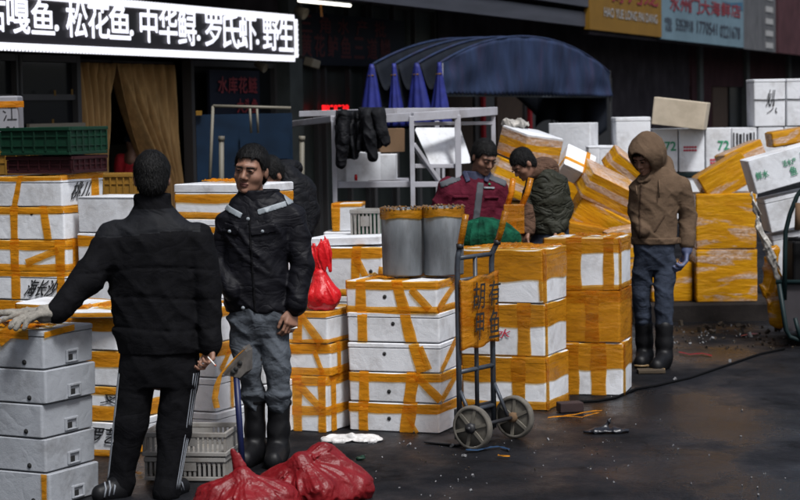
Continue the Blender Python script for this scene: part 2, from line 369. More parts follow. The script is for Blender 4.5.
def glyphs(name, text, origin, right, up, w, h, m, parent=None, extrude=0.002, bold=0.0, fit=True, skew=0.0):
    """lettering as flat mesh on the plane (origin = lower left corner, right, up), fitted to w x h"""
    c = bpy.data.curves.new('lettering', 'FONT'); c.body = text; c.offset = min(bold, 0); c.extrude = 0.0; c.resolution_u = 3
    o = bpy.data.objects.new('lettering', c); COL.objects.link(o)
    me = bpy.data.meshes.new_from_object(o.evaluated_get(bpy.context.evaluated_depsgraph_get()))
    bpy.data.objects.remove(o); bpy.data.curves.remove(c)
    if bold < 0: bold = 0
    n = len(me.vertices); co = np.zeros(n * 3); me.vertices.foreach_get('co', co); co = co.reshape(-1, 3)
    if n == 0: return None
    lo, hi = co[:, :2].min(0), co[:, :2].max(0)
    q = (co[:, :2] - lo) / (hi - lo)
    q[:, 0] = q[:, 0] + skew * (q[:, 1] - 0.5)
    r, u = np.array(right, float), np.array(up, float); nn = np.cross(r, u)
    V = np.array(origin) + np.outer(q[:, 0] * w, r) + np.outer(q[:, 1] * h, u) + nn * extrude
    if bold > 0:                                       # heavier strokes: the same outline laid down again a little to each side
        Fc = [tuple(p.vertices) for p in me.polygons]; bpy.data.meshes.remove(me)
        b = bold * h * 1.0; VV, FF = [], []
        for i, (dx, dy) in enumerate(((0, 0), (1, 0), (-1, 0), (0, .8), (0, -.8), (.7, .6), (-.7, .6), (.7, -.6), (-.7, -.6))):
            k = len(VV) * n; VV.append(V + r * dx * b + u * dy * b + nn * 0.00025 * i); FF += [tuple(q + k for q in f) for f in Fc]
        return raw(name, np.concatenate(VV), FF, m, parent, False)
    me.vertices.foreach_set('co', V.ravel()); me.materials.clear(); me.materials.append(m); me.name = name; me.update()
    ob = bpy.data.objects.new(name, me); return link(ob, parent)

# ------------------------------------------------------------------ implicit surfaces: smooth bodies, clothes, bags
_LAT = np.random.RandomState(3).rand(32, 32, 32).astype(np.float32)
def vnoise(X, Y, Z):
    xi, yi, zi = np.floor(X).astype(int), np.floor(Y).astype(int), np.floor(Z).astype(int)
    fx, fy, fz = X - xi, Y - yi, Z - zi
    fx, fy, fz = fx * fx * (3 - 2 * fx), fy * fy * (3 - 2 * fy), fz * fz * (3 - 2 * fz)
    def L(a, b, c): return _LAT[(xi + a) & 31, (yi + b) & 31, (zi + c) & 31]
    r = 0
    for a in (0, 1):
        for b in (0, 1):
            for c in (0, 1):
                r = r + L(a, b, c) * (fx if a else 1 - fx) * (fy if b else 1 - fy) * (fz if c else 1 - fz)
    return r
def ridge(X, Y, Z): return 1 - np.abs(2 * vnoise(X, Y, Z) - 1)

class Prim:
    def __init__(s, fn, lo, hi, op='add', k=None): s.fn, s.lo, s.hi, s.op, s.k = fn, np.array(lo, float), np.array(hi, float), op, k
def rc(a, b, r1, r2=None, sc=(1, 1, 1), op='add', k=None):
    r2 = r1 if r2 is None else r2
    a, b, sc = np.array(a, float), np.array(b, float), np.array(sc, float)
    A, B = a * sc, b * sc; d = B - A; L2 = max(d @ d, 1e-9)
    def fn(X, Y, Z):
        x, y, z = X * sc[0] - A[0], Y * sc[1] - A[1], Z * sc[2] - A[2]
        t = np.clip((x * d[0] + y * d[1] + z * d[2]) / L2, 0, 1)
        return (np.sqrt((x - t * d[0]) ** 2 + (y - t * d[1]) ** 2 + (z - t * d[2]) ** 2) - (r1 + (r2 - r1) * t)) / sc.max()
    r = max(r1, r2) / sc
    return Prim(fn, np.minimum(a, b) - r, np.maximum(a, b) + r, op, k)
def el(c, r, R=None, op='add', k=None):
    c, r = np.array(c, float), np.array(r, float)
    R = np.eye(3) if R is None else np.array(R)
    def fn(X, Y, Z):
        x, y, z = X - c[0], Y - c[1], Z - c[2]
        u = R[0, 0] * x + R[1, 0] * y + R[2, 0] * z; v = R[0, 1] * x + R[1, 1] * y + R[2, 1] * z; w = R[0, 2] * x + R[1, 2] * y + R[2, 2] * z
        k0 = np.sqrt((u / r[0]) ** 2 + (v / r[1]) ** 2 + (w / r[2]) ** 2); k1 = np.sqrt((u / r[0] ** 2) ** 2 + (v / r[1] ** 2) ** 2 + (w / r[2] ** 2) ** 2) + 1e-9
        return k0 * (k0 - 1) / k1
    e = np.abs(R) @ r
    return Prim(fn, c - e, c + e, op, k)
def loft(secs, op='add', k=None):
    """stack of ellipses: rows (z, cx, cy, rx, ry), joined along z"""
    S = np.array(sorted(secs), float)
    def fn(X, Y, Z):
        z = np.clip(Z, S[0, 0], S[-1, 0])
        cx, cy, rx, ry = [np.interp(z, S[:, 0], S[:, i]) for i in (1, 2, 3, 4)]
        q = np.sqrt(((X - cx) / rx) ** 2 + ((Y - cy) / ry) ** 2)
        d = (q - 1) * np.minimum(rx, ry)
        return np.where(Z == z, d, np.sqrt(np.maximum(d, 0) ** 2 + (Z - z) ** 2))
    lo = (np.min(S[:, 1] - S[:, 3]), np.min(S[:, 2] - S[:, 4]), S[0, 0]); hi = (np.max(S[:, 1] + S[:, 3]), np.max(S[:, 2] + S[:, 4]), S[-1, 0])
    return Prim(fn, lo, hi, op, k)

_E = [((0, 0, 0), (1, 0, 0)), ((0, 1, 0), (1, 1, 0)), ((0, 0, 1), (1, 0, 1)), ((0, 1, 1), (1, 1, 1)), ((0, 0, 0), (0, 1, 0)), ((1, 0, 0), (1, 1, 0)),
      ((0, 0, 1), (0, 1, 1)), ((1, 0, 1), (1, 1, 1)), ((0, 0, 0), (0, 0, 1)), ((1, 0, 0), (1, 0, 1)), ((0, 1, 0), (0, 1, 1)), ((1, 1, 0), (1, 1, 1))]
def implicit(prims, h=0.01, k=0.02, post=None, pad=0.03):
    adds = [p for p in prims if p.op == 'add']
    lo = np.min([p.lo for p in adds], 0) - pad - 2 * h; hi = np.max([p.hi for p in adds], 0) + pad + 2 * h
    N = np.ceil((hi - lo) / h).astype(int) + 1
    ax = [lo[i] + h * np.arange(N[i]) for i in range(3)]
    v = np.full(N, 0.2, np.float32)
    for p in prims:
        kk = k if p.k is None else p.k
        m = kk + pad + 2 * h
        i0 = np.maximum(np.floor((p.lo - m - lo) / h).astype(int), 0); i1 = np.minimum(np.ceil((p.hi + m - lo) / h).astype(int) + 1, N)
        if np.any(i1 <= i0): continue
        sl = tuple(slice(a, b) for a, b in zip(i0, i1))
        X, Y, Z = np.meshgrid(*[ax[i][sl[i]] for i in range(3)], indexing='ij')
        d = p.fn(X, Y, Z); a = v[sl]
        if p.op == 'add':
            t = np.clip(0.5 + 0.5 * (a - d) / kk, 0, 1); v[sl] = a * (1 - t) + d * t - kk * t * (1 - t)
        else:
            d = -d; t = np.clip(0.5 + 0.5 * (d - a) / kk, 0, 1); v[sl] = a * (1 - t) + d * t + kk * t * (1 - t)
    if post is not None:
        X, Y, Z = np.meshgrid(*ax, indexing='ij', sparse=False)
        near = np.abs(v) < 0.05
        q = v[near]; v[near] = post(X[near], Y[near], Z[near], q)
    return net(v, lo, h)
def net(v, lo, h):
    n = np.array(v.shape) - 1
    def cor(c): return v[c[0]:c[0] + n[0], c[1]:c[1] + n[1], c[2]:c[2] + n[2]]
    S = np.zeros((*n, 3), np.float32); cnt = np.zeros(n, np.float32)
    for a, b in _E:
        va, vb = cor(a), cor(b); x = (va < 0) != (vb < 0)
        ii = np.nonzero(x)
        t = va[ii] / (va[ii] - vb[ii])
        pos = np.array(a)[None, :] + t[:, None] * (np.array(b) - np.array(a))[None, :]
        S[ii] += pos; cnt[ii] += 1
    act = cnt > 0; idx = np.full(n, -1, int); idx[act] = np.arange(act.sum())
    cell = np.argwhere(act)
    V = (S[act] / cnt[act][:, None] + cell) * h + lo
    F = []
    ins = v < 0
    for d in range(3):
        e, f = (d + 1) % 3, (d + 2) % 3
        s0 = [slice(1, None)] * 3; s0[d] = slice(0, -1); s1 = list(s0); s1[d] = slice(1, None)
        A, B = ins[tuple(s0)], ins[tuple(s1)]
        for flip, msk in ((False, A & ~B), (True, ~A & B)):
            q = np.argwhere(msk); off = np.array([1, 1, 1]); off[d] = 0; q = q + off
            ok = np.all(q < n, axis=1); q = q[ok]
            de = np.zeros(3, int); de[e] = 1; df = np.zeros(3, int); df[f] = 1
            quad = [idx[tuple((q - x).T)] for x in (de * 0, de, de + df, df)]
            quad = np.stack(quad if not flip else quad[::-1], 1)
            F.append(quad)
    F = np.concatenate(F); F = F[np.all(F >= 0, axis=1)]
    return V, F
def soft(name, prims, m, parent=None, h=0.01, k=0.02, post=None, loc=None):
    V, F = implicit(prims, h, k, post)
    me = bpy.data.meshes.new(name)
    me.vertices.add(len(V)); me.vertices.foreach_set('co', V.astype(np.float32).ravel())
    me.loops.add(len(F) * 4); me.loops.foreach_set('vertex_index', F.astype(np.int32).ravel())
    me.polygons.add(len(F)); me.polygons.foreach_set('loop_start', np.arange(0, len(F) * 4, 4, dtype=np.int32))
    me.polygons.foreach_set('use_smooth', np.ones(len(F), bool))
    for x in (m if isinstance(m, (list, tuple)) else [m]): me.materials.append(x)
    me.update(calc_edges=True); me.validate()
    o = bpy.data.objects.new(name, me); link(o, parent)
    if loc is not None: o.location = loc
    return o

# ================================================================== THE SETTING
# ---- wet ground
gm = bpy.data.materials.new('wet_asphalt'); gm.use_nodes = True
n_, l_ = gm.node_tree.nodes, gm.node_tree.links
gb = n_['Principled BSDF']
def gnoise(scale, det=6, stretch=(1, 1, 1), rough=0.6):
    tc = n_.new('ShaderNodeTexCoord'); mp = n_.new('ShaderNodeMapping'); mp.inputs['Scale'].default_value = stretch
    l_.new(tc.outputs['Object'], mp.inputs[0]); t = n_.new('ShaderNodeTexNoise')
    t.inputs['Scale'].default_value = scale; t.inputs['Detail'].default_value = det; t.inputs['Roughness'].default_value = rough
    l_.new(mp.outputs[0], t.inputs[0]); return t.outputs[0]
def gramp(f, a, b, c, d):
    r = n_.new('ShaderNodeMapRange'); r.inputs[1].default_value = a; r.inputs[2].default_value = b; r.inputs[3].default_value = c; r.inputs[4].default_value = d
    l_.new(f, r.inputs[0]); return r.outputs[0]
def gmix(f, a, b):
    x = n_.new('ShaderNodeMix'); x.data_type = 'RGBA'; l_.new(f, x.inputs[0])
    for s, v in ((6, a), (7, b)):
        if hasattr(v, 'is_output'): l_.new(v, x.inputs[s])
        else: x.inputs[s].default_value = (*v, 1)
    return x.outputs[2]
gc = gmix(gramp(gnoise(1.1, 9), 0.38, 0.64, 0, 1), (0.0032, 0.0034, 0.0044), (0.0125, 0.0130, 0.0160))
gc = gmix(gramp(gnoise(0.8, 7, (1, 1.3, 1)), 0.58, 0.75, 0, 0.35), gc, (0.0105, 0.0095, 0.0090))
gc = gmix(gramp(gnoise(120, 3), 0.56, 0.70, 0, 0.55), gc, (0.019, 0.019, 0.020))
gc = gmix(gramp(gnoise(26, 4), 0.60, 0.72, 0, 0.5), gc, (0.024, 0.024, 0.025))
vo = n_.new('ShaderNodeTexVoronoi'); vo.feature = 'DISTANCE_TO_EDGE'; vo.inputs['Scale'].default_value = 0.55
gtc = n_.new('ShaderNodeTexCoord'); gad = n_.new('ShaderNodeVectorMath'); gad.operation = 'ADD'; gt = n_.new('ShaderNodeTexNoise'); gt.inputs['Scale'].default_value = 1.6; gt.inputs['Detail'].default_value = 6
gsc = n_.new('ShaderNodeVectorMath'); gsc.operation = 'SCALE'; gsc.inputs['Scale'].default_value = 1.1
l_.new(gtc.outputs['Object'], gt.inputs[0]); l_.new(gt.outputs['Color'], gsc.inputs[0]); l_.new(gtc.outputs['Object'], gad.inputs[0]); l_.new(gsc.outputs[0], gad.inputs[1]); l_.new(gad.outputs[0], vo.inputs['Vector'])
gc = gmix(gramp(vo.outputs['Distance'], 0.0, 0.014, 0.8, 0.0), gc, (0.0015, 0.0015, 0.0018))
l_.new(gc, gb.inputs['Base Color'])
wet = gramp(gnoise(0.9, 7, (1, 0.7, 1)), 0.42, 0.60, 0.22, 0.80)
l_.new(wet, gb.inputs['Roughness'])
l_.new(gramp(gnoise(0.9, 7, (1, 0.7, 1)), 0.42, 0.60, 0.26, 0.05), gb.inputs['Specular IOR Level'])
gbp = n_.new('ShaderNodeBump'); gbp.inputs['Strength'].default_value = 0.55; gbp.inputs['Distance'].default_value = 0.012
gh = n_.new('ShaderNodeMath'); gh.operation = 'MULTIPLY_ADD'; gh.inputs[1].default_value = 2.2
l_.new(gnoise(2.6, 8), gh.inputs[0]); l_.new(gnoise(45, 4), gh.inputs[2])
l_.new(gh.outputs[0], gbp.inputs['Height']); l_.new(gbp.outputs[0], gb.inputs['Normal'])
kind(raw('ground', [(-150, -60, 0), (150, -60, 0), (150, 260, 0), (-150, 260, 0)], [(0, 1, 2, 3)], gm, smooth=False), 'structure')

# ---- the shop row: one long facade running away to the right
FA = np.array([-2.7, 18.0, 0.0]); FD = np.array([0.3665, 0.9304, 0.0]); FN = np.array([0.9304, -0.3665, 0.0]); UP = np.array([0, 0, 1.0])
def fx(px, py, off=0.0):
    r = ray(px, py); c = np.array([0, 0, CAMH])
    t = ((FA + FN * off - c) @ FN) / (r @ FN); q = c + r * t
    return float((q - FA) @ FD), float(q[2])
def fp(t, off, z): return FA + FD * t + FN * off + UP * z
FR = np.column_stack([FD, FN, UP])
def fbox(mb, t0, t1, o0, o1, z0, z1):
    return mb.box(fp((t0 + t1) / 2, (o0 + o1) / 2, (z0 + z1) / 2), (abs(t1 - t0), abs(o1 - o0), abs(z1 - z0)), FR)

bld = thing('shop_building', 'dark row of market shops with grey fascia and recessed glass fronts behind the boxes', 'building', tuple(FA))
OFF = -FA
def fb(name, m, rects, bevel=0.0):
    mb = MB()
    for r in rects: fbox(mb, *r)
    mb.V = [tuple(np.array(v) + OFF) for v in mb.V]
    return mb.build(name, m, bld, bevel=bevel)
OH = 1.2                                     # the upper floor stands out over the shop fronts
fb('wall', M['wall_upper'], [(-14, 75, -3.0, OH - 0.12, 3.62, 9.5)])
fb('soffit', M['wall_dark'], [(-14, 75, -3.0, OH - 0.13, 3.5, 3.612)])
zl = fx(590, 27, OH)[1]; tl0, tl1 = -14.0, fx(590, 10, OH)[0]
fb('fascia', M['fascia'], [(tl0, tl1, OH - 0.11, OH, zl, zl + 0.2)])
fb('fascia', M['fascia'], [(tl0, tl1, OH - 0.11, OH + 0.05, zl + 0.27, zl + 0.5)])
fb('fascia', M['fascia'], [(tl0, tl1, OH - 0.11, OH - 0.02, zl + 0.503, zl + 1.6)])
fb('fascia_rear', M['wall_dark'], [(tl1 + 0.01, 75, OH - 0.11, OH - 0.02, zl - 0.1, zl + 2.4)])
fb('shop_floor', M['concrete'], [(-14, 75, -3.0, 0.3, 0.0, 0.06)])
fb('back_wall', M['wall_dark'], [(-14, 75, -3.1, -2.9, 0.06, 3.5)])
tp0, tp1 = fx(280, 90)[0], fx(293, 90)[0]
def T(px, off=0.0): return fx(px, 120, off)[0]
# solid stretches of shop front and the glazing between them
fb('lintel', M['wall_dark'], [(-14, T(300), -0.2, 0.0, 2.42, 3.49)])
fb('front_panel', M['wall_dark'], [(T(440), T(690), -0.25, -0.01, 0.06, 3.49)])
for a, b in ((692, 699), (702, 712)): fb('front_panel', M['wall_red'], [(T(a), T(b), -0.2, 0.0, 0.06, 3.49)])
for a, b in ((690, 790),): fb('front_panel', M['wall_red'], [(T(a), T(b), -0.22, -0.02, 2.25, 3.48)])
fb('front_panel', M['wall_dark'], [(T(790), 74, -0.22, -0.02, 0.06, 3.48)])
fb('pillar', M['pillar'], [(tp0, tp1, -0.22, 0.12, 0.06, 3.49)])
for px in (699, 746, 788): fb('pillar', M['pillar'], [(T(px) - 0.16, T(px) + 0.16, -0.2, 0.06, 0.06, 3.47)])
for a, b in ((701, 714), (714, 731), (731, 746), (748, 760)):
    fb('door', M['warm_door'] if a in (714,) else M['glass_dark'], [(T(a) + 0.17, T(b) - 0.05, -0.12, -0.06, 0.06, 2.24)])
for a, b in ((-60, 24), (24, 84), (196, 280), (293, 322), (322, 372), (372, 440)):
    w = fb('window', M['glass_green' if 290 < a < 380 else 'glass_dark'], [(T(a) + 0.03, T(b) - 0.03, -0.10, -0.085, 0.07, 2.41 if a < 290 else 3.2)])
    ta, tb = T(a), T(b); zt = 2.41 if a < 290 else 3.2
    f = MB()
    for q in ((ta - 0.02, ta + 0.045, 0.07, zt), (tb - 0.045, tb + 0.02, 0.07, zt), (ta + 0.05, tb - 0.05, zt - 0.06, zt - 0.002)):
        fbox(f, q[0], q[1], -0.13, -0.03, q[2], q[3])
    if a < 80:
        for z in (2.02, 1.36): fbox(f, ta + 0.05, tb - 0.05, -0.12, -0.05, z, z + 0.05)
    f.V = [tuple(np.array(v) + OFF) for v in f.V]
    f.build('window_frame', M['door_frame'], w)
# grey-brown stretch of boarded front seen under the tent
for i, (a, b) in enumerate(((445, 470), (472, 492), (494, 520), (522, 548), (550, 575), (577, 610))):
    fb('shutter', M['warm_door'] if i in (0, 2) else M['door_frame'], [(T(a), T(b) - 0.03, 0.0, 0.05, 0.06, 2.35)])
for px in (478, 525): fb('red_post', M['red_cloth'], [(T(px) - 0.05, T(px) + 0.05, 0.06, 0.1, 0.06, 2.3)])

# ---- lit sign over the first shop
so = 0.55
st1 = fx(295.5, 38, so)[0]; sz0, sz1 = fx(295.5, 60.5, so)[1], fx(295.5, 16.5, so)[1]
st0 = -4.2
sign = thing('lit_sign_board', 'long dark sign board with glowing white characters and serrated light border', 'shop sign', tuple(fp(st1, so, sz0)))
SO = -fp(st1, so, sz0)
def sg(name, m, rects):
    mb = MB()
    for r in rects: fbox(mb, *r)
    mb.V = [tuple(np.array(v) + SO) for v in mb.V]
    return mb.build(name, m, sign)
sg('panel', M['sign_panel'], [(st0, st1, so - 0.12, so, sz0 + 0.01, sz1)])
sg('bracket', M['door_frame'], [(st1 - 0.5, st1 - 0.42, 0.02, so - 0.121, sz0 + 0.1, sz1 - 0.05)])
sg('bracket', M['door_frame'], [(-1.0, -0.92, 0.02, so - 0.121, sz0 + 0.1, sz1 - 0.05)])
bw = 0.062
def strip(along0, along1, fixed, vert, tooth):
    mb = MB(); L = along1 - along0
    if not vert: fbox(mb, along0, along1, so + 0.002, so + 0.03, min(fixed, fixed + tooth * bw * .16), max(fixed, fixed + tooth * bw * .16))
    else: fbox(mb, min(fixed, fixed + tooth * bw * .6), max(fixed, fixed + tooth * bw * .6), so + 0.002, so + 0.03, along0, along1)
    step = 0.052
    for i in range(int(L / step)):
        a = along0 + (i + 0.5) * step; e = fixed + tooth * bw * .16; w = .015; hh = tooth * .055
        pl = (lambda x, y, o: fp(x, so + o, y)) if not vert else (lambda x, y, o: fp(y, so + o, x))
        V = [pl(a - w, e, .003), pl(a + w, e, .003), pl(a, e + hh, .003), pl(a - w, e, .028), pl(a + w, e, .028), pl(a, e + hh, .028)]
        mb.add(V, [(0, 2, 1), (3, 4, 5), (0, 3, 5, 2), (1, 2, 5, 4), (0, 1, 4, 3)])
    mb.V = [tuple(np.array(v) + SO) for v in mb.V]
    return mb.build('light_strip', M['led'], sign, False)
strip(st0, st1 - 0.02, sz0 + 0.05, False, -1)
strip(st0, st1 - 0.02, sz1 - 0.05, False, 1)
strip(sz0 + 0.03, sz1 - 0.03, st1 - 0.04, True, 1)
def sgn_char(ch, x0, x1, yt, yb, bold=0.028):
    """a character standing where the photograph has it, on the sign's own face"""
    xm = (x0 + x1) / 2
    t0, t1 = fx(x0, (yt + yb) / 2, so)[0], fx(x1, (yt + yb) / 2, so)[0]
    z0, z1 = fx(xm, yb, so)[1], fx(xm, yt, so)[1]
    glyphs('character', ch, fp(t0, so, z0) + SO, FD, UP, t1 - t0, z1 - z0, M['led'], sign, 0.012, bold)
for c in (('嘎', 6, 28, -5, 33), ('鱼', 30, 53, 1, 34), ('松', 65, 86, 1, 37), ('花', 87, 108, 2, 38), ('鱼', 108, 129, 4, 39),
          ('中', 139, 156, 7, 42), ('华', 158, 176, 8, 43), ('鲟', 177, 195, 9, 45), ('罗', 204, 221, 12, 46), ('氏', 222, 238, 14, 48),
          ('虾', 238, 255, 15, 49), ('野', 262, 278, 18, 50), ('生', 278, 292, 19, 51), ('古', -14, 4, -6, 31)):
    sgn_char(*c)
for cx, cy in ((56, 28), (131, 33), (198, 38), (257, 42)):
    t, z = fx(cx, cy, so); mb = MB()
    mb.lathe([(0.001, 0.012), (0.026, 0.012), (0.028, 0.0)], fp(t, so + 0.002, z) + SO, FN, 12)
    mb.build('dot', M['led'], sign, True)

# ---- lamps on the front
def small_lamp(px, py, off, label, r=0.07):
    t, z = fx(px, py, off); c = fp(t, off, z)
    o = thing('spot_lamp', label, 'lamp', tuple(c))
    MB().lathe([(0.001, -0.10), (r * 0.7, -0.09), (r * 0.8, -0.02), (r, 0.03), (r * .93, 0.035), (r * 0.8, 0.01), (0.001, 0.0)], (0, 0, 0), (FN * 0.8 - UP * 0.45)).build('housing', M['beige'], o, True)
    MB().bar((0, 0, 0.02), np.array([0, 0, 0.02]) + UP * 0.25 - FN * 0.12, 0.03).build('arm', M['door_frame'], o)
small_lamp(303, 13, 0.5, 'small round lamp beside the upper right corner of the lit sign', 0.065)
small_lamp(263, 67, 0.3, 'small dim lamp under the lower edge of the lit sign', 0.05)
t, z = fx(312, 63, 0.45)
o = thing('floodlight', 'beige box floodlight right of the lit sign under the dim red board', 'lamp', tuple(fp(t, 0.45, z)))
fbm = MB(); fbm.box((0, 0, 0), (0.16, 0.12, 0.09), np.array(Euler((0.25, 0.15, 1.1)).to_matrix())); fbm.build('housing', M['beige'], o, bevel=0.012)
MB().bar((0, 0, 0.05), np.array((0, 0, 0.1)) - FN * 0.42, 0.03).build('arm', M['door_frame'], o)
t0, z0 = fx(299, 0.5, 0.8); t1, z1 = fx(350, 5.5, 0.8)
o = thing('tube_lamp', 'lit white fluorescent tube hanging above the end of the sign', 'lamp', tuple(fp(t0, 0.8, z0)))
d = fp(t1, 0.8, z1) - fp(t0, 0.8, z0)
MB().tube([(0, 0, 0), d], 0.018, 10).build('tube', M['tube_lit'], o, True)
MB().bar(UP * 0.045 - d * .03, d * 1.03 + UP * 0.045, 0.06, 0.04).build('fitting', M['fascia'], o)
for f in (0.1, 0.9):
    MB().bar(d * f + UP * 0.06, d * f + UP * (3.5 - z0), 0.012).build('hanger', M['door_frame'], o)
t, z = fx(322, 17, 0.8); o = raw('yellow_tag', [fp(t, .8, z) * 0 + v for v in (FD * -.03, FD * .03, FD * .0 + UP * .13, FD * -.05 + UP * .13)], [(0, 1, 2, 3)], M['tape'], smooth=False, loc=fp(t, .8, z))
md = o.modifiers.new('thickness', 'SOLIDIFY'); md.thickness = 0.002
tag(o, 'yellow strip hanging from the lit fluorescent tube', 'tag')

# ---- dim red lettering board right of the lit sign
bt0, bt1 = fx(299, 40, 0.1)[0], fx(405, 40, 0.1)[0]; bz0 = fx(350, 66, 0.1)[1]; bz1 = fx(350, 16, 0.1)[1]
o = thing('dim_sign_board', 'unlit navy board with two rows of dull red characters', 'shop sign', tuple(fp(bt0, 0.1, bz0)))
mb = MB(); fbox(mb, bt0, bt1, 0.03, 0.1, bz0, bz1); mb.V = [tuple(np.array(v) - fp(bt0, 0.1, bz0)) for v in mb.V]; mb.build('panel', M['board_navy'], o)
for row, (s, ya, yb) in enumerate((('三角水产批', 19, 35), ('黄花鲈鱼三道鳞', 37, 58))):
    for i, ch in enumerate(s):
        x0 = 301 + i * 92 / len(s); x1 = x0 + 11 - row * 1
        ta, tb = fx(x0, 40, 0.1)[0], fx(x1, 40, 0.1)[0]; za, zb = fx(350, yb, 0.1)[1], fx(350, ya, 0.1)[1]
        glyphs('character', ch, fp(ta, 0.1, za) - fp(bt0, 0.1, bz0), FD, UP, tb - ta, zb - za, M['dim_red'], o, 0.004, 0.03)

# ---- red lettering on the shop window, and the small red running-light sign
def window_text(name, label, cat, s, x0, x1, yt, yb, m, off, bold=0.015, skew=0):
    ta, tb = fx(x0, (yt + yb) / 2, off)[0], fx(x1, (yt + yb) / 2, off)[0]; za, zb = fx((x0 + x1) / 2, yb, off)[1], fx((x0 + x1) / 2, yt, off)[1]
    o = thing(name, label, cat, tuple(fp(ta, off, za)))
    w = (tb - ta) / len(s)
    for i, ch in enumerate(s):
        if ch != ' ': glyphs('character', ch, FD * (i * w), FD, UP, w * 0.88, zb - za, m, o, 0.002, bold, skew=skew)
    return o
o = window_text('window_lettering', 'dark window poster with four red characters beside the grey pillar', 'lettering', '水库花鲢', 218, 258, 77, 93, M['glass_red'], 0.10, 0.03)
MB().box((FD * 0.42 - FN * 0.03 + UP * -0.02), (1.15, 0.03, 0.5), FR).build('poster', M['board_navy'], o)
for i, ch in enumerate('大头鱼'):
    glyphs('character', ch, FD * (0.42 + i * 0.17) - UP * 0.2, FD, UP, 0.15, 0.14, M['glass_red'], o, 0.002, 0.03)
window_text('running_light_sign', 'small glowing red dot-matrix sign in the dark window above the rack', 'sign', '18:8:38', 322, 349, 105, 112, M['red_led'], 0.05, 0.006)

# ---- banners on the projecting upper front
def banner(name, label, x0, x1, m, ybot, off=OH + 0.07, h=1.5):
    ta, tb = fx(x0, 25, off)[0], fx(x1, 35, off)[0]; z0 = fx(*ybot, off)[1]
    o = thing(name, label, 'shop banner', tuple(fp(ta, off, z0)))
    MB().box(FD * (tb - ta) / 2 + UP * h / 2 - FN * 0.045, (tb - ta - 0.01, 0.08, h), FR).build('panel', m, o)
    def put(s, a, b, yt, yb, mm, bold=0.0, ex=0.004, name='lettering'):
        u0, u1 = fx(a, (yt + yb) / 2, off)[0], fx(b, (yt + yb) / 2, off)[0]; xm = (a + b) / 2
        v0, v1 = fx(xm, yb, off)[1], fx(xm, yt, off)[1]
        glyphs(name, s, FD * (u0 - ta) + UP * (v0 - z0), FD, UP, u1 - u0, v1 - v0, mm, o, ex, bold)
    return o, put, ta, tb, z0
o, put, *_ = banner('yellow_banner', 'dull yellow shop banner with red characters and white capitals', 590, 662, M['banner_yellow'], (620, 32.5))
put('HAO YUE LONG PAI DANG', 604, 657, 11, 20, M['banner_white'], 0.02)
for i, ch in enumerate('好月龙'): put(ch, 612 + 16 * i, 626 + 16 * i, -16 + i * 1.8, 2.5 + i * 1.6, M['banner_red'], 0.03, name='character')
o, put, ta, tb, z0 = banner('pale_blue_banner', 'pale blue shop banner with red characters and dark phone numbers', 662, 744, M['banner_sky'], (700, 43))
for i, ch in enumerate('水州门大海鲜店'): put(ch, 670 + 10.2 * i, 679.3 + 10.2 * i, -4 + 1.4 * i, 11 + 1.1 * i, M['banner_red'], 0.03, name='character')
for s, a, b, y0, y1 in (('电', 665, 672, 17, 24), ('话', 665, 672, 24.5, 31), ('5353918', 676, 693, 19.5, 31), ('1770541', 697, 717, 22, 34), ('0221678', 720, 740, 26, 38)):
    put(s, a, b, y0, y1, M['banner_navy'], 0.015)
L = tb - ta
sheet('wave_print', lambda u, v: FD * (u * L * 0.985) + UP * (1.02 - 0.28 * u + (0.10 + 0.10 * math.sin(u * 7)) * v + 0.05 * math.sin(u * 5)) + FN * 0.002, 40, 2, M['banner_wave'], o)
o, put, ta, tb, z0 = banner('rock_banner', 'grey rock picture panel with a ladder of white bars right of the blue banner', 744, 776, M['rock'], (760, 50.5))
for k in range(6):
    MB().box(FD * ((tb - ta) * 0.78) + UP * (0.12 + k * 0.24), ((tb - ta) * 0.22, 0.02, 0.11), FR).build('bar', M['banner_white'], o)
o, *_ = banner('dark_banner', 'blank brownish dark panel at the far right end of the banners', 778, 850, M['wall_red'], (790, 54))
t, z = fx(538, 9, OH + 0.06); t1 = fx(586, 9, OH + 0.06)[0]
o = thing('fascia_lettering', 'red shop phone lettering on the grey fascia left of the yellow banner', 'lettering', tuple(fp(t, OH + 0.06, zl + 0.5)))
glyphs('lettering', '电话 57865877', FN * 0.003 + UP * 0.05 - FN * 0.07, FD, UP, t1 - t, 0.26, M['banner_red'], o, 0.003, 0.03)

# ---- two tan curtains in the first doorway
def curtain(label, xa, xb, xta, xtb, ztop, zbot, phase):
    ta, tb = T(xa), T(xb); ua, ub = T(xta), T(xtb)
    o = thing('curtain', label, 'curtain', tuple(fp(ta, -0.2, 0)))
    def f(u, v):
        q = min(1, v / .60) ** 1.25
        t = (ta + (tb - ta) * u) * (1 - q) + (ua + (ub - ua) * u) * q
        z = ztop + (zbot - ztop) * v
        return fp(t, -0.2, z) - fp(ta, -0.2, 0) + FN * (0.10 * math.sin(u * 34 + phase + 1.5 * math.sin(v * 3)) * (0.5 + v) + 0.03 * math.sin(u * 71))
    sheet('cloth', f, 110, 24, M['curtain'], o, 0.004)
    a = fp(ta, -0.2, ztop + 0.02) - fp(ta, -0.2, 0); b = fp(tb, -0.2, ztop + 0.02) - fp(ta, -0.2, 0)
    MB().tube([a, b], 0.015).build('rod', M['door_frame'], o, True)
curtain('tan curtain hanging straight in the doorway, left of the pair', 86, 131, 93, 116, 2.36, 0.9, 0)
curtain('tan curtain swept aside to the right in the doorway', 133, 192, 171, 194, 2.36, 0.5, 2)

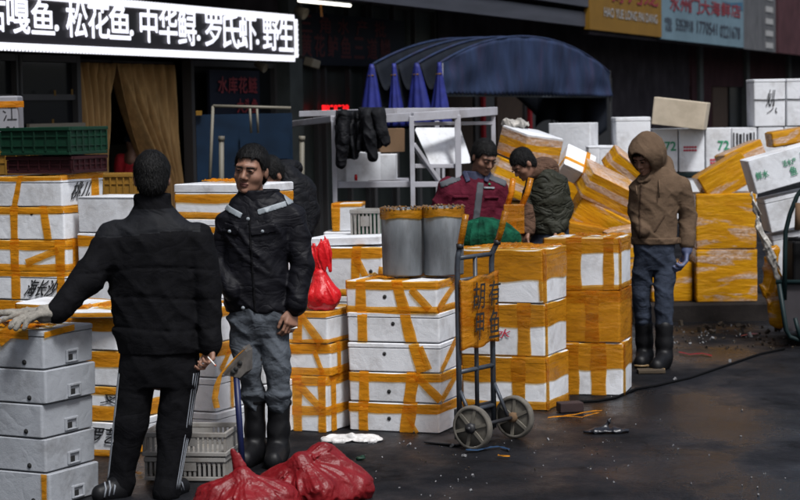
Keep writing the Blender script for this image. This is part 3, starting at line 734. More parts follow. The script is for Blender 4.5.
# ---- dim things seen through the first shop's glass and doorway
for px, py in ((55, 93), (72, 92), (53, 122)):
    t, z = fx(px, py, 0.02); o = MB().box((0, 0, 0), (.03, .004, .05), FR).build('yellow_tag', M['banner_yellow'], None, False, tuple(fp(t, 0.02, z)))
    tag(o, {55: 'tiny yellow tag on the dark window, nearer the paper card of the upper two', 72: 'tiny yellow tag on the dark window, nearer the curtain', 53: 'tiny yellow tag low on the dark window above the green crate'}[px], 'tag')
t0, z0 = fx(28, 126, 0.03); t1, _ = fx(84, 124, 0.03)
o = MB().box(FD * (t1 - t0) / 2, (t1 - t0, .03, .035), FR).build('window_rail', M['beige'], None, False, tuple(fp(t0, .03, z0))); tag(o, 'pale rail across the dark window behind the green crate', 'rail')
t0, z0 = fx(158, 150, -1.6)
o = thing('cabinet', 'dim beige cabinet inside the doorway behind the swept curtain', 'cabinet', tuple(fp(t0, -1.6, .06)))
MB().box(UP * .75, (1.5, .4, 1.5), FR).build('body', M['pipe_white'], o, bevel=.01)
for k in (-1, 1): MB().box(UP * .75 + FD * .37 * k + FN * .206, (.70, .012, 1.4), FR).build('door', M['beige'], o, bevel=.004)
for i in range(5):
    t = T(326) + i * (T(436) - T(326)) / 5
    o = MB().box(UP * 1.6, (.05, .06, 3.1), FR).build('mullion', M['door_frame'], bld, False, tuple(fp(t, -.02, .07) - FA))

# ================================================================== FOAM BOXES
def rring(w, d, r, z, n=5):
    out = []
    for cx, cy, a0 in ((w / 2 - r, d / 2 - r, 0), (-w / 2 + r, d / 2 - r, 90), (-w / 2 + r, -d / 2 + r, 180), (w / 2 - r, -d / 2 + r, 270)):
        for i in range(n):
            a = math.radians(a0 + 90 * i / (n - 1)); out.append((cx + r * math.cos(a), cy + r * math.sin(a), z))
    return out
def rsolid(levels, n=5):
    """levels: (w, d, r, z) rings joined and capped"""
    V, F = [], []
    for L in levels: V += rring(*L, n)
    k = 4 * n
    for i in range(len(levels) - 1):
        F += [(i * k + j, i * k + (j + 1) % k, (i + 1) * k + (j + 1) % k, (i + 1) * k + j) for j in range(k)]
    F += [tuple(range(k))[::-1], tuple((len(levels) - 1) * k + j for j in range(k))]
    return V, F
def rib(name, pts, nrm, wid, w, m, parent, e=0.003, wr=0.0016, na=4, taper=None):
    """a strip of tape along pts, lying e proud, with an uneven surface and edges"""
    V, F = [], []; n = len(pts)
    sd = random.random() * 50
    for i in range(n):
        p, N, Wd = np.array(pts[i], float), np.array(nrm[i], float), np.array(wid[i], float)
        w1 = w * (1 + 0.07 * math.sin(sd + i * 0.8))
        for j in range(na + 1):
            q = j / na - 0.5
            b = wr * random.random() * (1.0 if 0 < j < na else 0.35)
            V.append(p + Wd * (w1 * q + 0.0025 * (random.random() - 0.5)) + N * (e + b))
    for i in range(n - 1):
        for j in range(na): F.append((i * (na + 1) + j, (i + 1) * (na + 1) + j, (i + 1) * (na + 1) + j + 1, i * (na + 1) + j + 1))
    return raw(name, V, F, m, parent)
def lerp_path(P0, N0, step=0.035):
    pts, nr = [], []
    for i in range(len(P0) - 1):
        a, b = np.array(P0[i], float), np.array(P0[i + 1], float); k = max(1, int(np.linalg.norm(b - a) / step))
        for j in range(k):
            pts.append(a + (b - a) * j / k); nr.append(np.array(N0[i], float))
    pts.append(np.array(P0[-1], float)); nr.append(np.array(N0[-1], float))
    return pts, nr
GROUP = 'foam fish boxes stacked about the market'
def foam_box(label, W, D, h, loc, rot, tapes=(), lid=0.04, hole=None, notch=False, texts=(), m='foam', tm='tape', group=GROUP, name='foam_box', bow=0.0):
    o = thing(name, label, 'foam box', tuple(loc), rot, group)
    r = 0.014
    hb = h - (lid if lid else 0)
    dr = 0.004 + 0.004 * random.random()
    V, F = rsolid([(W - dr - .010, D - dr - .010, r, 0), (W - dr, D - dr, r, 0.005), (W - dr, D - dr, r, 0.012), (W, D, r, hb - 0.010), (W, D, r, hb - .004), (W - .010, D - .010, r, hb)])
    body = raw('body', V, F, M[m], o)
    body.data.polygons.foreach_set('use_smooth', [len(p.vertices) == 4 for p in body.data.polygons])
    bv = body.modifiers.new('normals', 'EDGE_SPLIT'); bv.split_angle = math.radians(40)
    if lid:
        x = 0.004
        V, F = rsolid([(W - .006, D - .006, r, hb + 0.002), (W + x, D + x, r, hb + 0.005), (W + x, D + x, r, hb + 0.010), (W + x, D + x, r, h - 0.010), (W + x, D + x, r, h - 0.006), (W - .010, D - .010, r, h - 0.001)])
        q = raw('lid', V, F, M[m], o); q.modifiers.new('normals', 'EDGE_SPLIT').split_angle = math.radians(40)
    if hole is not None:
        for hx, hz in ([hole] if not isinstance(hole, list) else hole):
            c = (hx * W, -D / 2 - 0.001 + dr * 0.25, hz * h)
            MB().lathe([(0.001, 0.0015), (0.009, 0.002), (0.010, -0.002), (0.012, 0.0015), (0.013, -0.004)], c, (0, -1, 0), 14).build('drain_hole', M['hole'], o, True)
    if notch:
        f = MB(); y0, y1, z0, z1 = -0.03, 0.07, 0.012, 0.075; X = W / 2 - 0.002
        for a, b, c_, d_ in ((y0, y0 + .014, z0, z1), (y1 - .014, y1, z0, z1), (y0 + .015, y1 - .015, z1 - .012, z1), (y0 + .015, y1 - .015, z0, z0 + .008)):
            f.box((X + 0.004, (a + b) / 2, (c_ + d_) / 2), (0.012, b - a, d_ - c_))
        k = f.build('handle_notch', M[m], o, bevel=0.003)
        MB().box((X - 0.002, 0.012, 0.035), (0.008, 0.035, 0.03)).build('slot', M['hole'], k, bevel=0.003)
    tmat = M[tm]
    for t in tapes:
        kd = t[0]
        if kd == 'band':                    # all round the box between two heights (fractions)
            z0, z1 = t[1] * h, t[2] * h
            ring = rring(W, D, r, (z0 + z1) / 2, 4); P0, N0 = [], []
            for i in range(len(ring)):
                a, b = np.array(ring[i]), np.array(ring[(i + 1) % len(ring)])
                k = max(1, int(np.linalg.norm(b - a) / 0.045))
                for j in range(k):
                    p = a + (b - a) * j / k; P0.append(p)
                    q = p - np.array([np.clip(p[0], -W / 2 + r, W / 2 - r), np.clip(p[1], -D / 2 + r, D / 2 - r), p[2]])
                    N0.append(q / (np.linalg.norm(q) + 1e-9))
            P0.append(P0[0]); N0.append(N0[0])
            sl = (t[3] if len(t) > 3 else 0.0)
            P0 = [p + np.array([0, 0, sl * p[0] / W + 0.004 * math.sin(7 * p[0] + 5 * p[1])]) for p in P0]
            rib('tape_strip', P0, N0, [(0, 0, 1)] * len(P0), z1 - z0, tmat, o)
        elif kd in ('vf', 'vr'):             # up the front (or the right side) and over the top
            x0, w = t[1], t[2]; s = t[3] if len(t) > 3 else 0.0
            if kd == 'vf':
                y = D / 2; A = [(x0 * W, -y, 0.0), (x0 * W + s, -y, h), (x0 * W + s * 1.3, y, h), (x0 * W + s * 1.3, y, h * 0.3)]
                N = [(0, -1, 0), (0, 0, 1), (0, 1, 0), (0, 1, 0)]; Wd = (1, 0, 0)
            else:
                y = W / 2; A = [(y, x0 * D, 0.0), (y, x0 * D + s, h), (-y, x0 * D + s, h), (-y, x0 * D + s, h * 0.3)]
                N = [(1, 0, 0), (0, 0, 1), (-1, 0, 0), (-1, 0, 0)]; Wd = (0, 1, 0)
            p, nr = lerp_path(A, N); rib('tape_strip', p, nr, [Wd] * len(p), w, tmat, o, 0.0045)
        elif kd in ('df', 'dr'):             # slanting across one face, coordinates as fractions of the face
            x0, z0, x1, z1, w = t[1:6]
            if kd == 'df': A = [(x0 * W, -D / 2, z0 * h), (x1 * W, -D / 2, z1 * h)]; N = (0, -1, 0)
            else: A = [(W / 2, x0 * D, z0 * h), (W / 2, x1 * D, z1 * h)]; N = (1, 0, 0)
            p, nr = lerp_path(A, [N, N]); d = np.array(A[1]) - np.array(A[0]); d /= np.linalg.norm(d)
            rib('tape_strip', p, nr, [np.cross(d, N)] * len(p), w, tmat, o, 0.006)
        elif kd == 'patch':                  # tape heaped across the top
            for _ in range(t[1]):
                a = random.uniform(-.4, .4), random.uniform(-.4, .4); b = random.uniform(-.5, .5), random.uniform(-.5, .5)
                A = [(a[0] * W, a[1] * D, h), (b[0] * W, b[1] * D, h)]
                p, nr = lerp_path(A, [(0, 0, 1)] * 2, 0.02)
                if len(p) < 3: continue
                d = np.array(A[1]) - np.array(A[0]); d /= np.linalg.norm(d)
                rib('tape_strip', p, nr, [np.cross(d, (0, 0, 1))] * len(p), random.uniform(.04, .07), tmat, o, 0.006, 0.018)
        elif kd == 'full':                   # wound in film all over
            nz = 8
            lv = [(W + .004, D + .004, r, 0.004)] + [(W + .008 + random.uniform(0, .006), D + .008 + random.uniform(0, .006), r + 0.002, h * (i + .5) / nz) for i in range(nz)] + [(W + .010, D + .010, r, h - .004), (W - .03, D - .03, r, h + .006)]
            if len(t) > 2:           # stops below the lid
                lv = [(a, b, c_, z * t[2]) for a, b, c_, z in lv[:-1]]
            V, F = rsolid(lv, 6); q = raw('tape_wrap', V, F, M[t[1] if len(t) > 1 else 'wrap'], o)
            q.modifiers.new('normals', 'EDGE_SPLIT').split_angle = math.radians(50)
    for tx in texts:                         # (string, face, x fraction, z fraction, width, height, material, skew)
        s, face, xf, zf, tw, th, mm = tx[:7]; sk = tx[7] if len(tx) > 7 else 0.15
        if face == 'front': glyphs('handwriting', s, (xf * W, -D / 2 - 0.001, zf * h), (1, 0, 0), (0, 0, 1), tw, th, M[mm], o, 0.003, 0.012, skew=sk)
        else: glyphs('handwriting', s, (W / 2 + 0.001, xf * D, zf * h), (0, 1, 0), (0, 0, 1), tw, th, M[mm], o, 0.003, 0.012, skew=sk)
    return o
ORD = ['topmost', 'second from top', 'third from top', 'fourth from top', 'fifth from top', 'sixth from top']
def stack(where, corner, theta, W, D, tiers, jit=0.008):
    """tiers bottom to top; corner = picture point of the near right foot of the stack; theta = turn to the left in degrees"""
    th = math.radians(theta); c = G(*corner); u = np.array([math.cos(th), -math.sin(th), 0]); v = np.array([math.sin(th), math.cos(th), 0])
    z = 0.0; n = len(tiers); out = []
    for i, t in enumerate(tiers):
        t = dict(t); h = t.pop('h'); w = t.pop('W', W); d = t.pop('D', D); dx = t.pop('dx', random.uniform(-jit, jit)); yaw = t.pop('yaw', random.uniform(-1.5, 1.5))
        look = t.pop('look', 'white foam box'); lab = t.pop('label', None) or '%s, %s of stack %s' % (look, ORD[n - 1 - i], where)
        p = c - u * (w / 2 - dx) + v * (d / 2)
        out.append(foam_box(lab, w, d, h, (p[0], p[1], z + 0.002), (0, 0, -th + math.radians(yaw)), **t))
        z += h + 0.007
    return out, z, c, u, v

TB = [('band', .72, 1.0)]
# A: five white trays under the grey tubs
va = ('vf', -.33, .062)
vb = ('vf', .14, .085, .03)
stack('under the grey tubs', (441, 434), 20, .57, .42, [
    dict(h=.170, hole=(-.05, .45), lid=.03, tapes=[va, vb, ('band', .66, .98), ('df', .26, .0, .16, .55, .02)], look='taped white foam tray'),
    dict(h=.170, hole=(-.06, .35), lid=.03, tapes=[va, ('vf', .16, .08, .03), ('band', .70, 1.0), ('df', .25, .9, .5, .1, .05), ('dr', -.5, .1, .3, .9, .05)], look='white foam tray with front strips'),
    dict(h=.168, hole=(-.10, .62), lid=.03, tapes=[('df', .22, 1.0, .30, 0.0, .06), ('df', .29, .9, .38, .1, .04), ('dr', -.5, .05, .2, .95, .05)], look='nearly bare white foam tray'),
    dict(h=.172, hole=(.0, .62), lid=.03, tapes=[va, ('vf', .20, .07, -.04)], look='white foam tray with two upright strips'),
    dict(h=.176, hole=(-.07, .48), lid=.035, tapes=[va, ('vf', .15, .07, -.05), ('band', .74, 1.01), ('band', -.06, .17), ('df', .22, .75, .42, .1, .045), ('dr', -.5, .1, .35, .9, .05), ('patch', 5)], look='white foam tray with tape around its lid'),
])
# B: three tall boxes behind the hand truck
sb, zb, cb_, ub_, vb_ = stack('behind the hand truck', (546, 411), 23, .56, .46, [
    dict(h=.33, tapes=[('band', .52, 1.0), ('band', .0, .16), ('vf', .18, .09), ('vr', -.45, .05)], look='white foam box half covered in tape', tm='wrap_brown'),
    dict(h=.325, tapes=[('band', .56, .99), ('vf', .26, .085), ('vr', -.45, .04)], look='white foam box with a red scrawl', texts=[('水', 'front', -.06, .34, .09, .055, 'red_ink', .3)], tm='wrap_brown'),
    dict(h=.33, tapes=[('band', .42, .99), ('vr', -.44, .06), ('patch', 9), ('df', .49, .05, .48, .45, .03)], look='white foam box under loops of orange tape', tm='wrap_brown'),
])
# C: three wrapped boxes beside the hooded man
stack('beside the hooded man', (622, 396), 16, .50, .42, [
    dict(h=.34, tapes=[('band', .50, 1.0), ('vf', .18, .10), ('vf', -.2, .12), ('vr', -.4, .07)], look='white foam box with wide brown tape', tm='wrap_brown'),
    dict(h=.335, tapes=[('full', 'wrap_brown'), ('vf', .14, .09), ('band', .78, 1.0)], look='foam box wound in brown tape', tm='wrap_brown'),
    dict(h=.335, tapes=[('band', .72, 1.0), ('vf', .36, .07), ('vf', -.1, .1), ('vr', -.45, .06), ('band', .0, .1), ('patch', 4)], look='white foam box with taped lid', tm='wrap_brown'),
])
# D: three boxes under the bright red bag
sd_, zd, cd, ud, vd = stack('under the red bag', (329, 433), 26, .52, .38, [
    dict(h=.325, tapes=[('band', .84, 1.02), ('band', .30, .46), ('vf', .12, .06), ('vf', .44, .05), ('vr', -.3, .06), ('df', .14, .85, .44, .42, .05), ('vr', .32, .05)], look='crisscross taped white foam box'),
    dict(h=.185, tapes=[('band', .7, 1.0), ('band', .0, .25), ('vr', -.2, .05), ('df', .30, .8, .40, .1, .03)], look='white foam tray with a skewed lid', dx=.0, yaw=4),
    dict(h=.185, tapes=[('band', .82, 1.02), ('vf', .12, .06), ('df', .16, .9, .42, .0, .05), ('vr', .3, .05), ('band', .0, .12)], look='white foam tray with crossed orange strips', dx=.0),
])
# R: stack behind, with loose lids
sr, zr, cr, ur, vr = stack('behind the red bag', (385, 411), 22, .50, .42, [
    dict(h=.36, look='white foam box'), dict(h=.35, tapes=[('band', .0, .2)], look='white foam box with a low band'),
    dict(h=.30, tapes=[('band', .78, 1.0), ('vf', .12, .06, .02), ('df', .14, .8, .34, .2, .045), ('df', .46, .05, .5, .6, .05), ('band', .0, .14)], hole=(.34, .5), look='white foam box with strapped lid'),
])
# F: five used white trays at the front left, dimmed in their colour
hl = (.30, .16)
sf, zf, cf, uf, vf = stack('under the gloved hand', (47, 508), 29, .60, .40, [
    dict(h=.160, hole=(.33, .16), notch=True, lid=0, m='foam_dimmed', look='white tray with one orange strip', tapes=[('df', .45, .0, .45, 1.0, .032)]),
    dict(h=.160, hole=(.33, .18), notch=True, lid=0, m='foam_dimmed', look='bare used white foam tray'),
    dict(h=.160, hole=(.33, .18), notch=True, lid=0, m='foam_dimmed', look='bare grubby white foam tray'),
    dict(h=.160, hole=(.33, .16), notch=True, lid=0, m='foam_dimmed', look='white foam tray with a worn corner'),
    dict(h=.185, hole=(.30, .16), notch=True, lid=.03, m='foam_dimmed', look='white foam tray under a taped lid', tapes=[('patch', 10), ('df', -.5, .93, .36, .90, .05), ('df', .1, 1.0, .16, .72, .12), ('dr', -.5, .9, .1, .97, .03)]),
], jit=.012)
# J, G, H, L, K: the boxes crowding behind the two men
stack('behind the striped trousers', (122, 458), 27, .52, .40, [
    dict(h=.19, tapes=[('band', .0, .2)], look='white foam box with black scribbles', texts=[('罗艺', 'front', .10, .38, .19, .09, 'ink', .2)]),
    dict(h=.19, tapes=[('band', .0, .45), ('band', .78, 1.0)], look='white foam box with two orange bands', texts=[('叉', 'front', .26, .52, .10, .05, 'ink', .3)]),
    dict(h=.19, tapes=[('band', .55, 1.0)], look='white foam box with wide orange band'),
    dict(h=.19, tapes=[('band', .55, 1.0), ('patch', 6), ('vr', .1, .05)], look='white foam box with a loosely taped lid'),
])
stack('behind the white basket', (218, 447), 25, .55, .40, [
    dict(h=.19, hole=(-.1, .5), look='plain white foam box'), dict(h=.19, hole=(.18, .55), look='plain white foam box with dark hole', tapes=[('dr', -.05, .0, -.05, 1.0, .03)]),
    dict(h=.19, tapes=[('band', .6, 1.0), ('dr', -.4, .2, .0, 1., .04)], look='white foam box with ragged band'),
    dict(h=.19, tapes=[('band', .72, 1.02)], look='white foam box with a band round its lid'),
])
stack('beside the banded jacket', (268, 439), 24, .58, .40, [
    dict(h=.31, look='white foam box'), dict(h=.31, tapes=[('band', .4, .6)], look='white foam box'),
    dict(h=.21, tapes=[('band', .0, .15), ('band', .5, .8)], look='white foam box with a middle band'),
    dict(h=.205, tapes=[('band', .0, .3), ('vf', .2, .06)], look='white foam box with low band'),
    dict(h=.205, tapes=[('band', .0, .12), ('band', .62, .80), ('df', -.5, .0, -.3, .35, .08), ('df', -.05, .0, -.28, .4, .09)], look='white foam box with sagging orange tape'),
    dict(h=.195, tapes=[('band', .45, .72), ('patch', 5), ('band', .0, .18)], look='white foam box with bright orange bands', lid=.05),
])
stack('by the black quilted shoulder', (146, 421), 25, .46, .36, [
    dict(h=.33, look='white foam box'), dict(h=.33, look='white foam box', tapes=[('band', .8, 1.)]),
    dict(h=.235, look='white foam box', tapes=[('band', .0, .2)]), dict(h=.235, look='white box with high band', tapes=[('band', .68, .95)]),
    dict(h=.22, look='plain white foam box', lid=.012),
])
sk_, zk, ck, uk, vk = stack('under the green crate', (70, 418), 25, .60, .46, [
    dict(h=.36, look='white foam box'), dict(h=.36, look='white foam box', tapes=[('band', .8, 1.)]),
    dict(h=.175, tapes=[('band', .84, 1.03), ('vf', -.14, .065), ('vf', .42, .06), ('vr', -.3, .06)], look='white foam box with black handwriting', texts=[('海长沙', 'front', .0, .12, .22, .105, 'ink', .3)]),
    dict(h=.19, tapes=[('band', .70, 1.02), ('band', .0, .22), ('vf', -.14, .065), ('vf', .42, .07), ('df', .0, .25, .40, .70, .045), ('vr', -.3, .06)], look='white foam box strapped with diagonal tape'),
    dict(h=.20, tapes=[('band', .80, 1.03), ('vf', -.12, .055), ('vf', .30, .055, -.03)], look='white foam box with two upright strips', hole=(.1, .8)),
    dict(h=.185, tapes=[('vf', -.10, .04, .05), ('vr', .28, .08), ('band', .86, 1.03)], look='white foam box with handwriting on its side', texts=[('桃儿', 'right', -.26, .22, .2, .105, 'ink', .4)]),
])
# Q: support behind the tubs for the green cloth
sq, zq, cq, uq, vq = stack('under the green cloth', (516, 395), 22, .52, .42, [dict(h=.48, look='foam box wound in brown tape', tapes=[('full', 'wrap_brown')]), dict(h=.48, look='taped foam box', tapes=[('full', 'wrap_brown')])])

# ---- loose lids
def loose_lid(label, c, W, D, h, rot, tapes=(), m='foam'):
    return foam_box(label, W, D, h, c, rot, tapes, lid=0, m=m, name='foam_slab', group='loose foam lids')
p = cr - ur * .30 + vr * .25; loose_lid('loose white foam lid lying behind the bright red bag', (p[0], p[1], zr + .004), .5, .4, .05, (0.0, -.03, -.3), [])
p = cr - ur * .02 + vr * .15; 
c = G(62, 452); 
c = P(64, 304, 11.3); loose_lid('foam lid edged with orange tape, behind the gloves', (c[0], c[1], c[2] - .03), .46, .3, .045, (0.03, 0.02, -.45), [('band', .3, 1.0)])
c = P(112, 304, 11.0); loose_lid('foam lid with torn orange tape by the jacket sleeve', (c[0], c[1], c[2] - .06), .40, .3, .035, (0.02, -0.02, -.35), [('band', .3, .9), ('patch', 4)])
c = cf - uf * .28 + vf * .22; LT = zf
# ---- tape bundle and orange strips beneath the gloves are part of the topmost tray

# ---- the back row of white boxes standing on end
YM = 19.0
def bx(px): return P(px, 150, YM)[0]
zt1, zb1 = P(700, 128, YM)[2], P(700, 172, YM)[2]
marks = [('72', None), (None, 'lo'), ('72', 'lo2'), ('bars', 'lo3'), (None, None), ('bars', None), (None, None)]
xs = [652, 678.5, 705, 731.5, 757.5, 784, 810]
def end_box(label, x0, x1, z0, z1, Y, mk, D=.40, group='white boxes standing on end in the back row'):
    w = x1 - x0 - .006; h = z1 - z0 - .006
    o = foam_box(label, w, D, h, ((x0 + x1) / 2, Y + D / 2, z0 + .002), (0, 0, random.uniform(-.012, .012)), lid=0, group=group)
    t, r = mk
    y = -D / 2 - .001
    if t == '72':
        glyphs('green_mark', '72', (-.02 * w, y, h * .50), (1, 0, 0), (0, 0, 1), .105, .085, M['green_ink'], o, .003, .03)
    if t == 'bars':
        b = MB()
        for k in range(7): b.box((-.10 + k * .032, y - .002, h * .72 + .01 * (k % 2)), (.012 + .006 * (k % 3), .002, .11 + .03 * (k in (0, 6))))
        b.build('dark_mark', M['ink'], o)
    if r:
        b = MB(); zz = {'lo': .5, 'lo2': .2, 'lo3': .27}[r]
        for k in range(2):
            for q in range(5): b.box((-.07 + q * .026, y - .002, h * zz + k * .03), (.022, .002, .018))
        b.build('red_mark', M['red_ink'], o)
    return o
desc = ['white box with a green number, beside the hood', 'white box with one red stamp at mid height', 'white box with a green number over a red stamp', 'white box with dark bars over a red stamp',
        'unmarked white box under the two big strapped boxes', 'white box with dark bars and no red stamp, under the big strapped boxes', 'unmarked white box at the right end of the back row']
for i in range(6):
    end_box(desc[i], bx(xs[i]), bx(xs[i + 1]), zb1, zt1, YM, marks[i])
zb2 = P(700, 219, YM)[2]; zs = P(700, 177, YM)[2]
for i, (nm, mk) in enumerate((('white box with a red stamp, below the green board', (None, 'lo2')), ('plain white box below the green board', (None, None)), ('white box below the green board, behind the tilted yellow box', (None, None)), ('white box below the green board, behind the tilted white boxes', (None, 'lo')))):
    end_box(nm, bx(xs[i]), bx(xs[i + 1]), zb2, zs, YM, mk)
o = thing('shelf_board', 'dark green board lying between the two rows of white boxes', 'board', (bx(730), YM + .2, zs))
MB().box((0, 0, (zb1 - zs) / 2), (bx(812) - bx(650), .44, zb1 - zs - .006)).build('board', M['cart_green'], o, bevel=.004)
o = thing('trestle_table', 'dark trestle table carrying the back rows of white boxes', 'table', (bx(730), YM + .2, 0))
MB().box((0, 0, zb2 - .04), (bx(812) - bx(560), .5, .06)).build('table_top', M['dark_metal'], o)
for sx in (-1, 1):
    for sy in (-1, 1): MB().box((sx * .9, sy * .2, (zb2 - .07) / 2), (.05, .05, zb2 - .07)).build('leg', M['dark_metal'], o)
# two big strapped boxes on top of the row
z0 = zt1 + .004; z1 = P(770, 79, YM)[2]
for i, (a, b, lb) in enumerate(((753.5, 786, 'big white box with a black scrawl and dark strap on the back row'), (786, 820, 'big white box with dark strap at the right picture edge, atop the back row'))):
    o = foam_box(lb, bx(b) - bx(a) - .008, .42, z1 - z0, ((bx(a) + bx(b)) / 2, YM + .2, z0), (0, 0, 0), lid=.03, texts=[('火儿', 'front', -.08, .42, .075, .16, 'ink', .3), ('八', 'front', -.05, .28, .10, .05, 'ink', .3)] if i == 0 else [('小', 'front', -.1, .58, .03, .03, 'ink')])
    w = bx(b) - bx(a) - .008
    MB().tube([(-w / 2, -.214, (z1 - z0) * .57), (0, -.216, (z1 - z0) * .56), (w / 2, -.214, (z1 - z0) * .57)], .004, 6).build('strap', M['cable'], o, True)
# upright white boxes left of the row
Y2 = 18.6
def bx2(px): return P(px, 150, Y2)[0]
def wb(label, x0, x1, yt, yb, Y, D=.4, yaw=0, **k):
    a, b = P(x0, yt, Y), P(x1, yb, Y); h = P(x0, yt, Y)[2] - P(x0, yb, Y)[2]
    return foam_box(label, b[0] - a[0], D, h, ((a[0] + b[0]) / 2, Y + D / 2, P((x0 + x1) / 2, yb, Y)[2]), (0, 0, yaw), **k)
wb('large clean white box behind the hood, under the beige box', 615.5, 651, 117, 158, Y2)
wb('white box behind the hooded shoulder, below the large clean one', 616, 652, 158.6, 200, Y2)
wb('white box on the floor behind the hooded man', 616, 652, 200.6, 274, Y2)
wb('big white box standing behind the yellow heap under the tent', 553, 597, 123, 166, Y2, .3, -.35, lid=0)
wb('white box half hidden behind the tilted yellow boxes', 555, 597, 166.6, 274, Y2, .35, -.3)
wb('small white box left of the large clean white box', 599, 616, 145.5, 170, Y2, .3, lid=.03)
wb('white box low behind the tilted yellow box', 598, 616, 170.6, 274, Y2, .3)
wb('small white box leaning beside the orange strapped box', 588, 600, 146, 166, 18.2, .25, lid=.02)
c0 = P(679, 112, 18.9)
foam_box('yellowed foam box tilted across the tops of the white boxes', .50, .34, .255, (c0[0], c0[1], P(676, 129, 18.9)[2] + .02), (0.0, math.radians(7.5), math.radians(-14)), lid=0, m='foam_old', name='foam_box')

# ---- the heap of film-wound boxes
HG = 'yellow film-wound boxes in heaps'
def heap(label, px, py, Y, W, D, h, roll, yaw=0.0, pitch=0.0, tapes=(('full', 'wrap'),), **k):
    """a box lying as it fell: centre at the picture point, rolled about the line of sight"""
    c = P(px, py, Y)
    R = Euler((0, 0, 0)).to_matrix()
    Rm = Matrix.Rotation(math.radians(roll), 3, 'Y') @ Matrix.Rotation(math.radians(pitch), 3, 'X') @ Matrix.Rotation(math.radians(yaw), 3, 'Z')
    b = Vector(c) - Rm @ Vector((0, 0, h / 2))
    return foam_box(label, W, D, h, tuple(b), tuple(Rm.to_euler()), tapes, group=HG, name=k.pop('name', 'wrapped_box'), **k)
kY = 'yellow film-wound box '
heap(kY + 'upright on the floor, carrying the heap behind the olive jacket', 540, 262, 16.4, .55, .45, .50, 0, 8)
heap(kY + 'on the floor behind the maroon jacket', 500, 262, 16.6, .50, .45, .52, 0, -5)
heap(kY + 'on the floor behind the brown taped stack', 600, 275, 16.4, .60, .45, .34, 0, 5)
heap('striped yellow and clear wrapped box on top of the left heap', 530, 146, 16.2, .36, .36, .235, 13, 34, 6, tapes=(('full', 'wrap_stripes', .93),), lid=.03)
heap(kY + 'lying under the topmost one, behind the bowed head', 513, 180, 16.1, .42, .36, .26, 24, 12, 0, tapes=(('full', 'wrap_stripes'),))
heap(kY + 'low down between the maroon and olive jackets', 516, 216, 16.2, .40, .36, .24, 3, 10, 0)
heap('tilted white foam box with crossed orange straps on the heap', 576, 166, 16.0, .25, .24, .16, 33, 10, 42, tapes=(('vf', .22, .035), ('vr', -.2, .03)), lid=.03, name='foam_box')
heap(kY + 'striped with clear film, leaning left of the hood', 607, 189, 15.9, .44, .34, .225, 31, 14, 14, tapes=(('full', 'wrap_stripes'),))
heap(kY + 'leaning beneath the clear-striped one by the hood', 598, 222, 15.95, .46, .36, .27, 29, 4, 6)
heap(kY + 'seen behind the back of the olive jacket', 572, 200, 16.5, .40, .36, .3, 20, 0, 0)
heap('small brown-wound box wedged low between the olive jacket and the leaning pile', 583, 238, 15.6, .34, .3, .22, 12, 10, 0, tapes=(('full', 'wrap_brown'),))
heap('small striped box resting against the hooded man\'s side of the heap', 624, 243, 15.5, .30, .3, .24, -8, 5, 0, tapes=(('full', 'wrap_stripes'),))
heap('clear-striped box leaning at the back of the heap under the strapped white one', 563, 186, 16.6, .34, .3, .22, -14, 20, 0, tapes=(('full', 'wrap_stripes'),))
heap('small yellow box lying flat beside the maroon jacket', 548, 176, 16.5, .3, .3, .18, 8, -10, 0)
heap('yellow box jutting up behind the propped slanted one on the plinth', 742, 160, 17.9, .36, .3, .24, -22, 8, 0, tapes=(('full', 'wrap_stripes'),))
heap('small wrapped box tipped between the two leaning boxes and the hood', 622, 166, 16.6, .26, .26, .18, 40, 10, 10, tapes=(('full', 'wrap_stripes'),))
heap('small yellow box tipped in front of the upright white box behind the heap', 592, 178, 16.7, .28, .26, .2, 20, 25, 10)
# plinth and the right-hand pile
gp = G(700, 322); yp = gp[1]
o = thing('plinth', 'low dark concrete plinth under the yellow boxes at the right', 'plinth', (P(705, 322, yp)[0], yp + .6, 0))
zp = P(720, 303, yp)[2]
V, F = rsolid([(1.26, 1.2, .02, 0), (1.26, 1.2, .02, zp - .02), (1.22, 1.16, .02, zp)])
raw('slab', V, F, M['concrete'], o, False)
def upright(label, x0, x1, yt, yb, Y, z0, h, D=.42, yaw=0, tapes=(('full', 'wrap'),)):
    a, b = P(x0, yb, Y), P(x1, yb, Y)
    return foam_box(label, b[0] - a[0], D, h, ((a[0] + b[0]) / 2, Y + D / 2, z0), (0, 0, math.radians(yaw)), tapes, group=HG, name='wrapped_box')
y8 = yp + .06
h8 = P(727, 249, y8)[2] - zp - .01
upright(kY + 'standing on the concrete plinth', 697, 757, 248, 301, y8, zp + .004, h8)
upright(kY + 'on the plinth behind the hooded man', 652, 692, 262, 298, y8 + .1, zp + .004, .34)
z7 = zp + h8 + .012; h7 = P(727, 194, y8)[2] - z7
upright(kY + 'second up on the plinth, with clear lower stripes', 698, 757, 194, 247, y8, z7, h7, yaw=-3)
heap(kY + 'propped at a slant on the plinth boxes', 724, 178, y8 + .2, .44, .36, .27, -30, 0, 0)
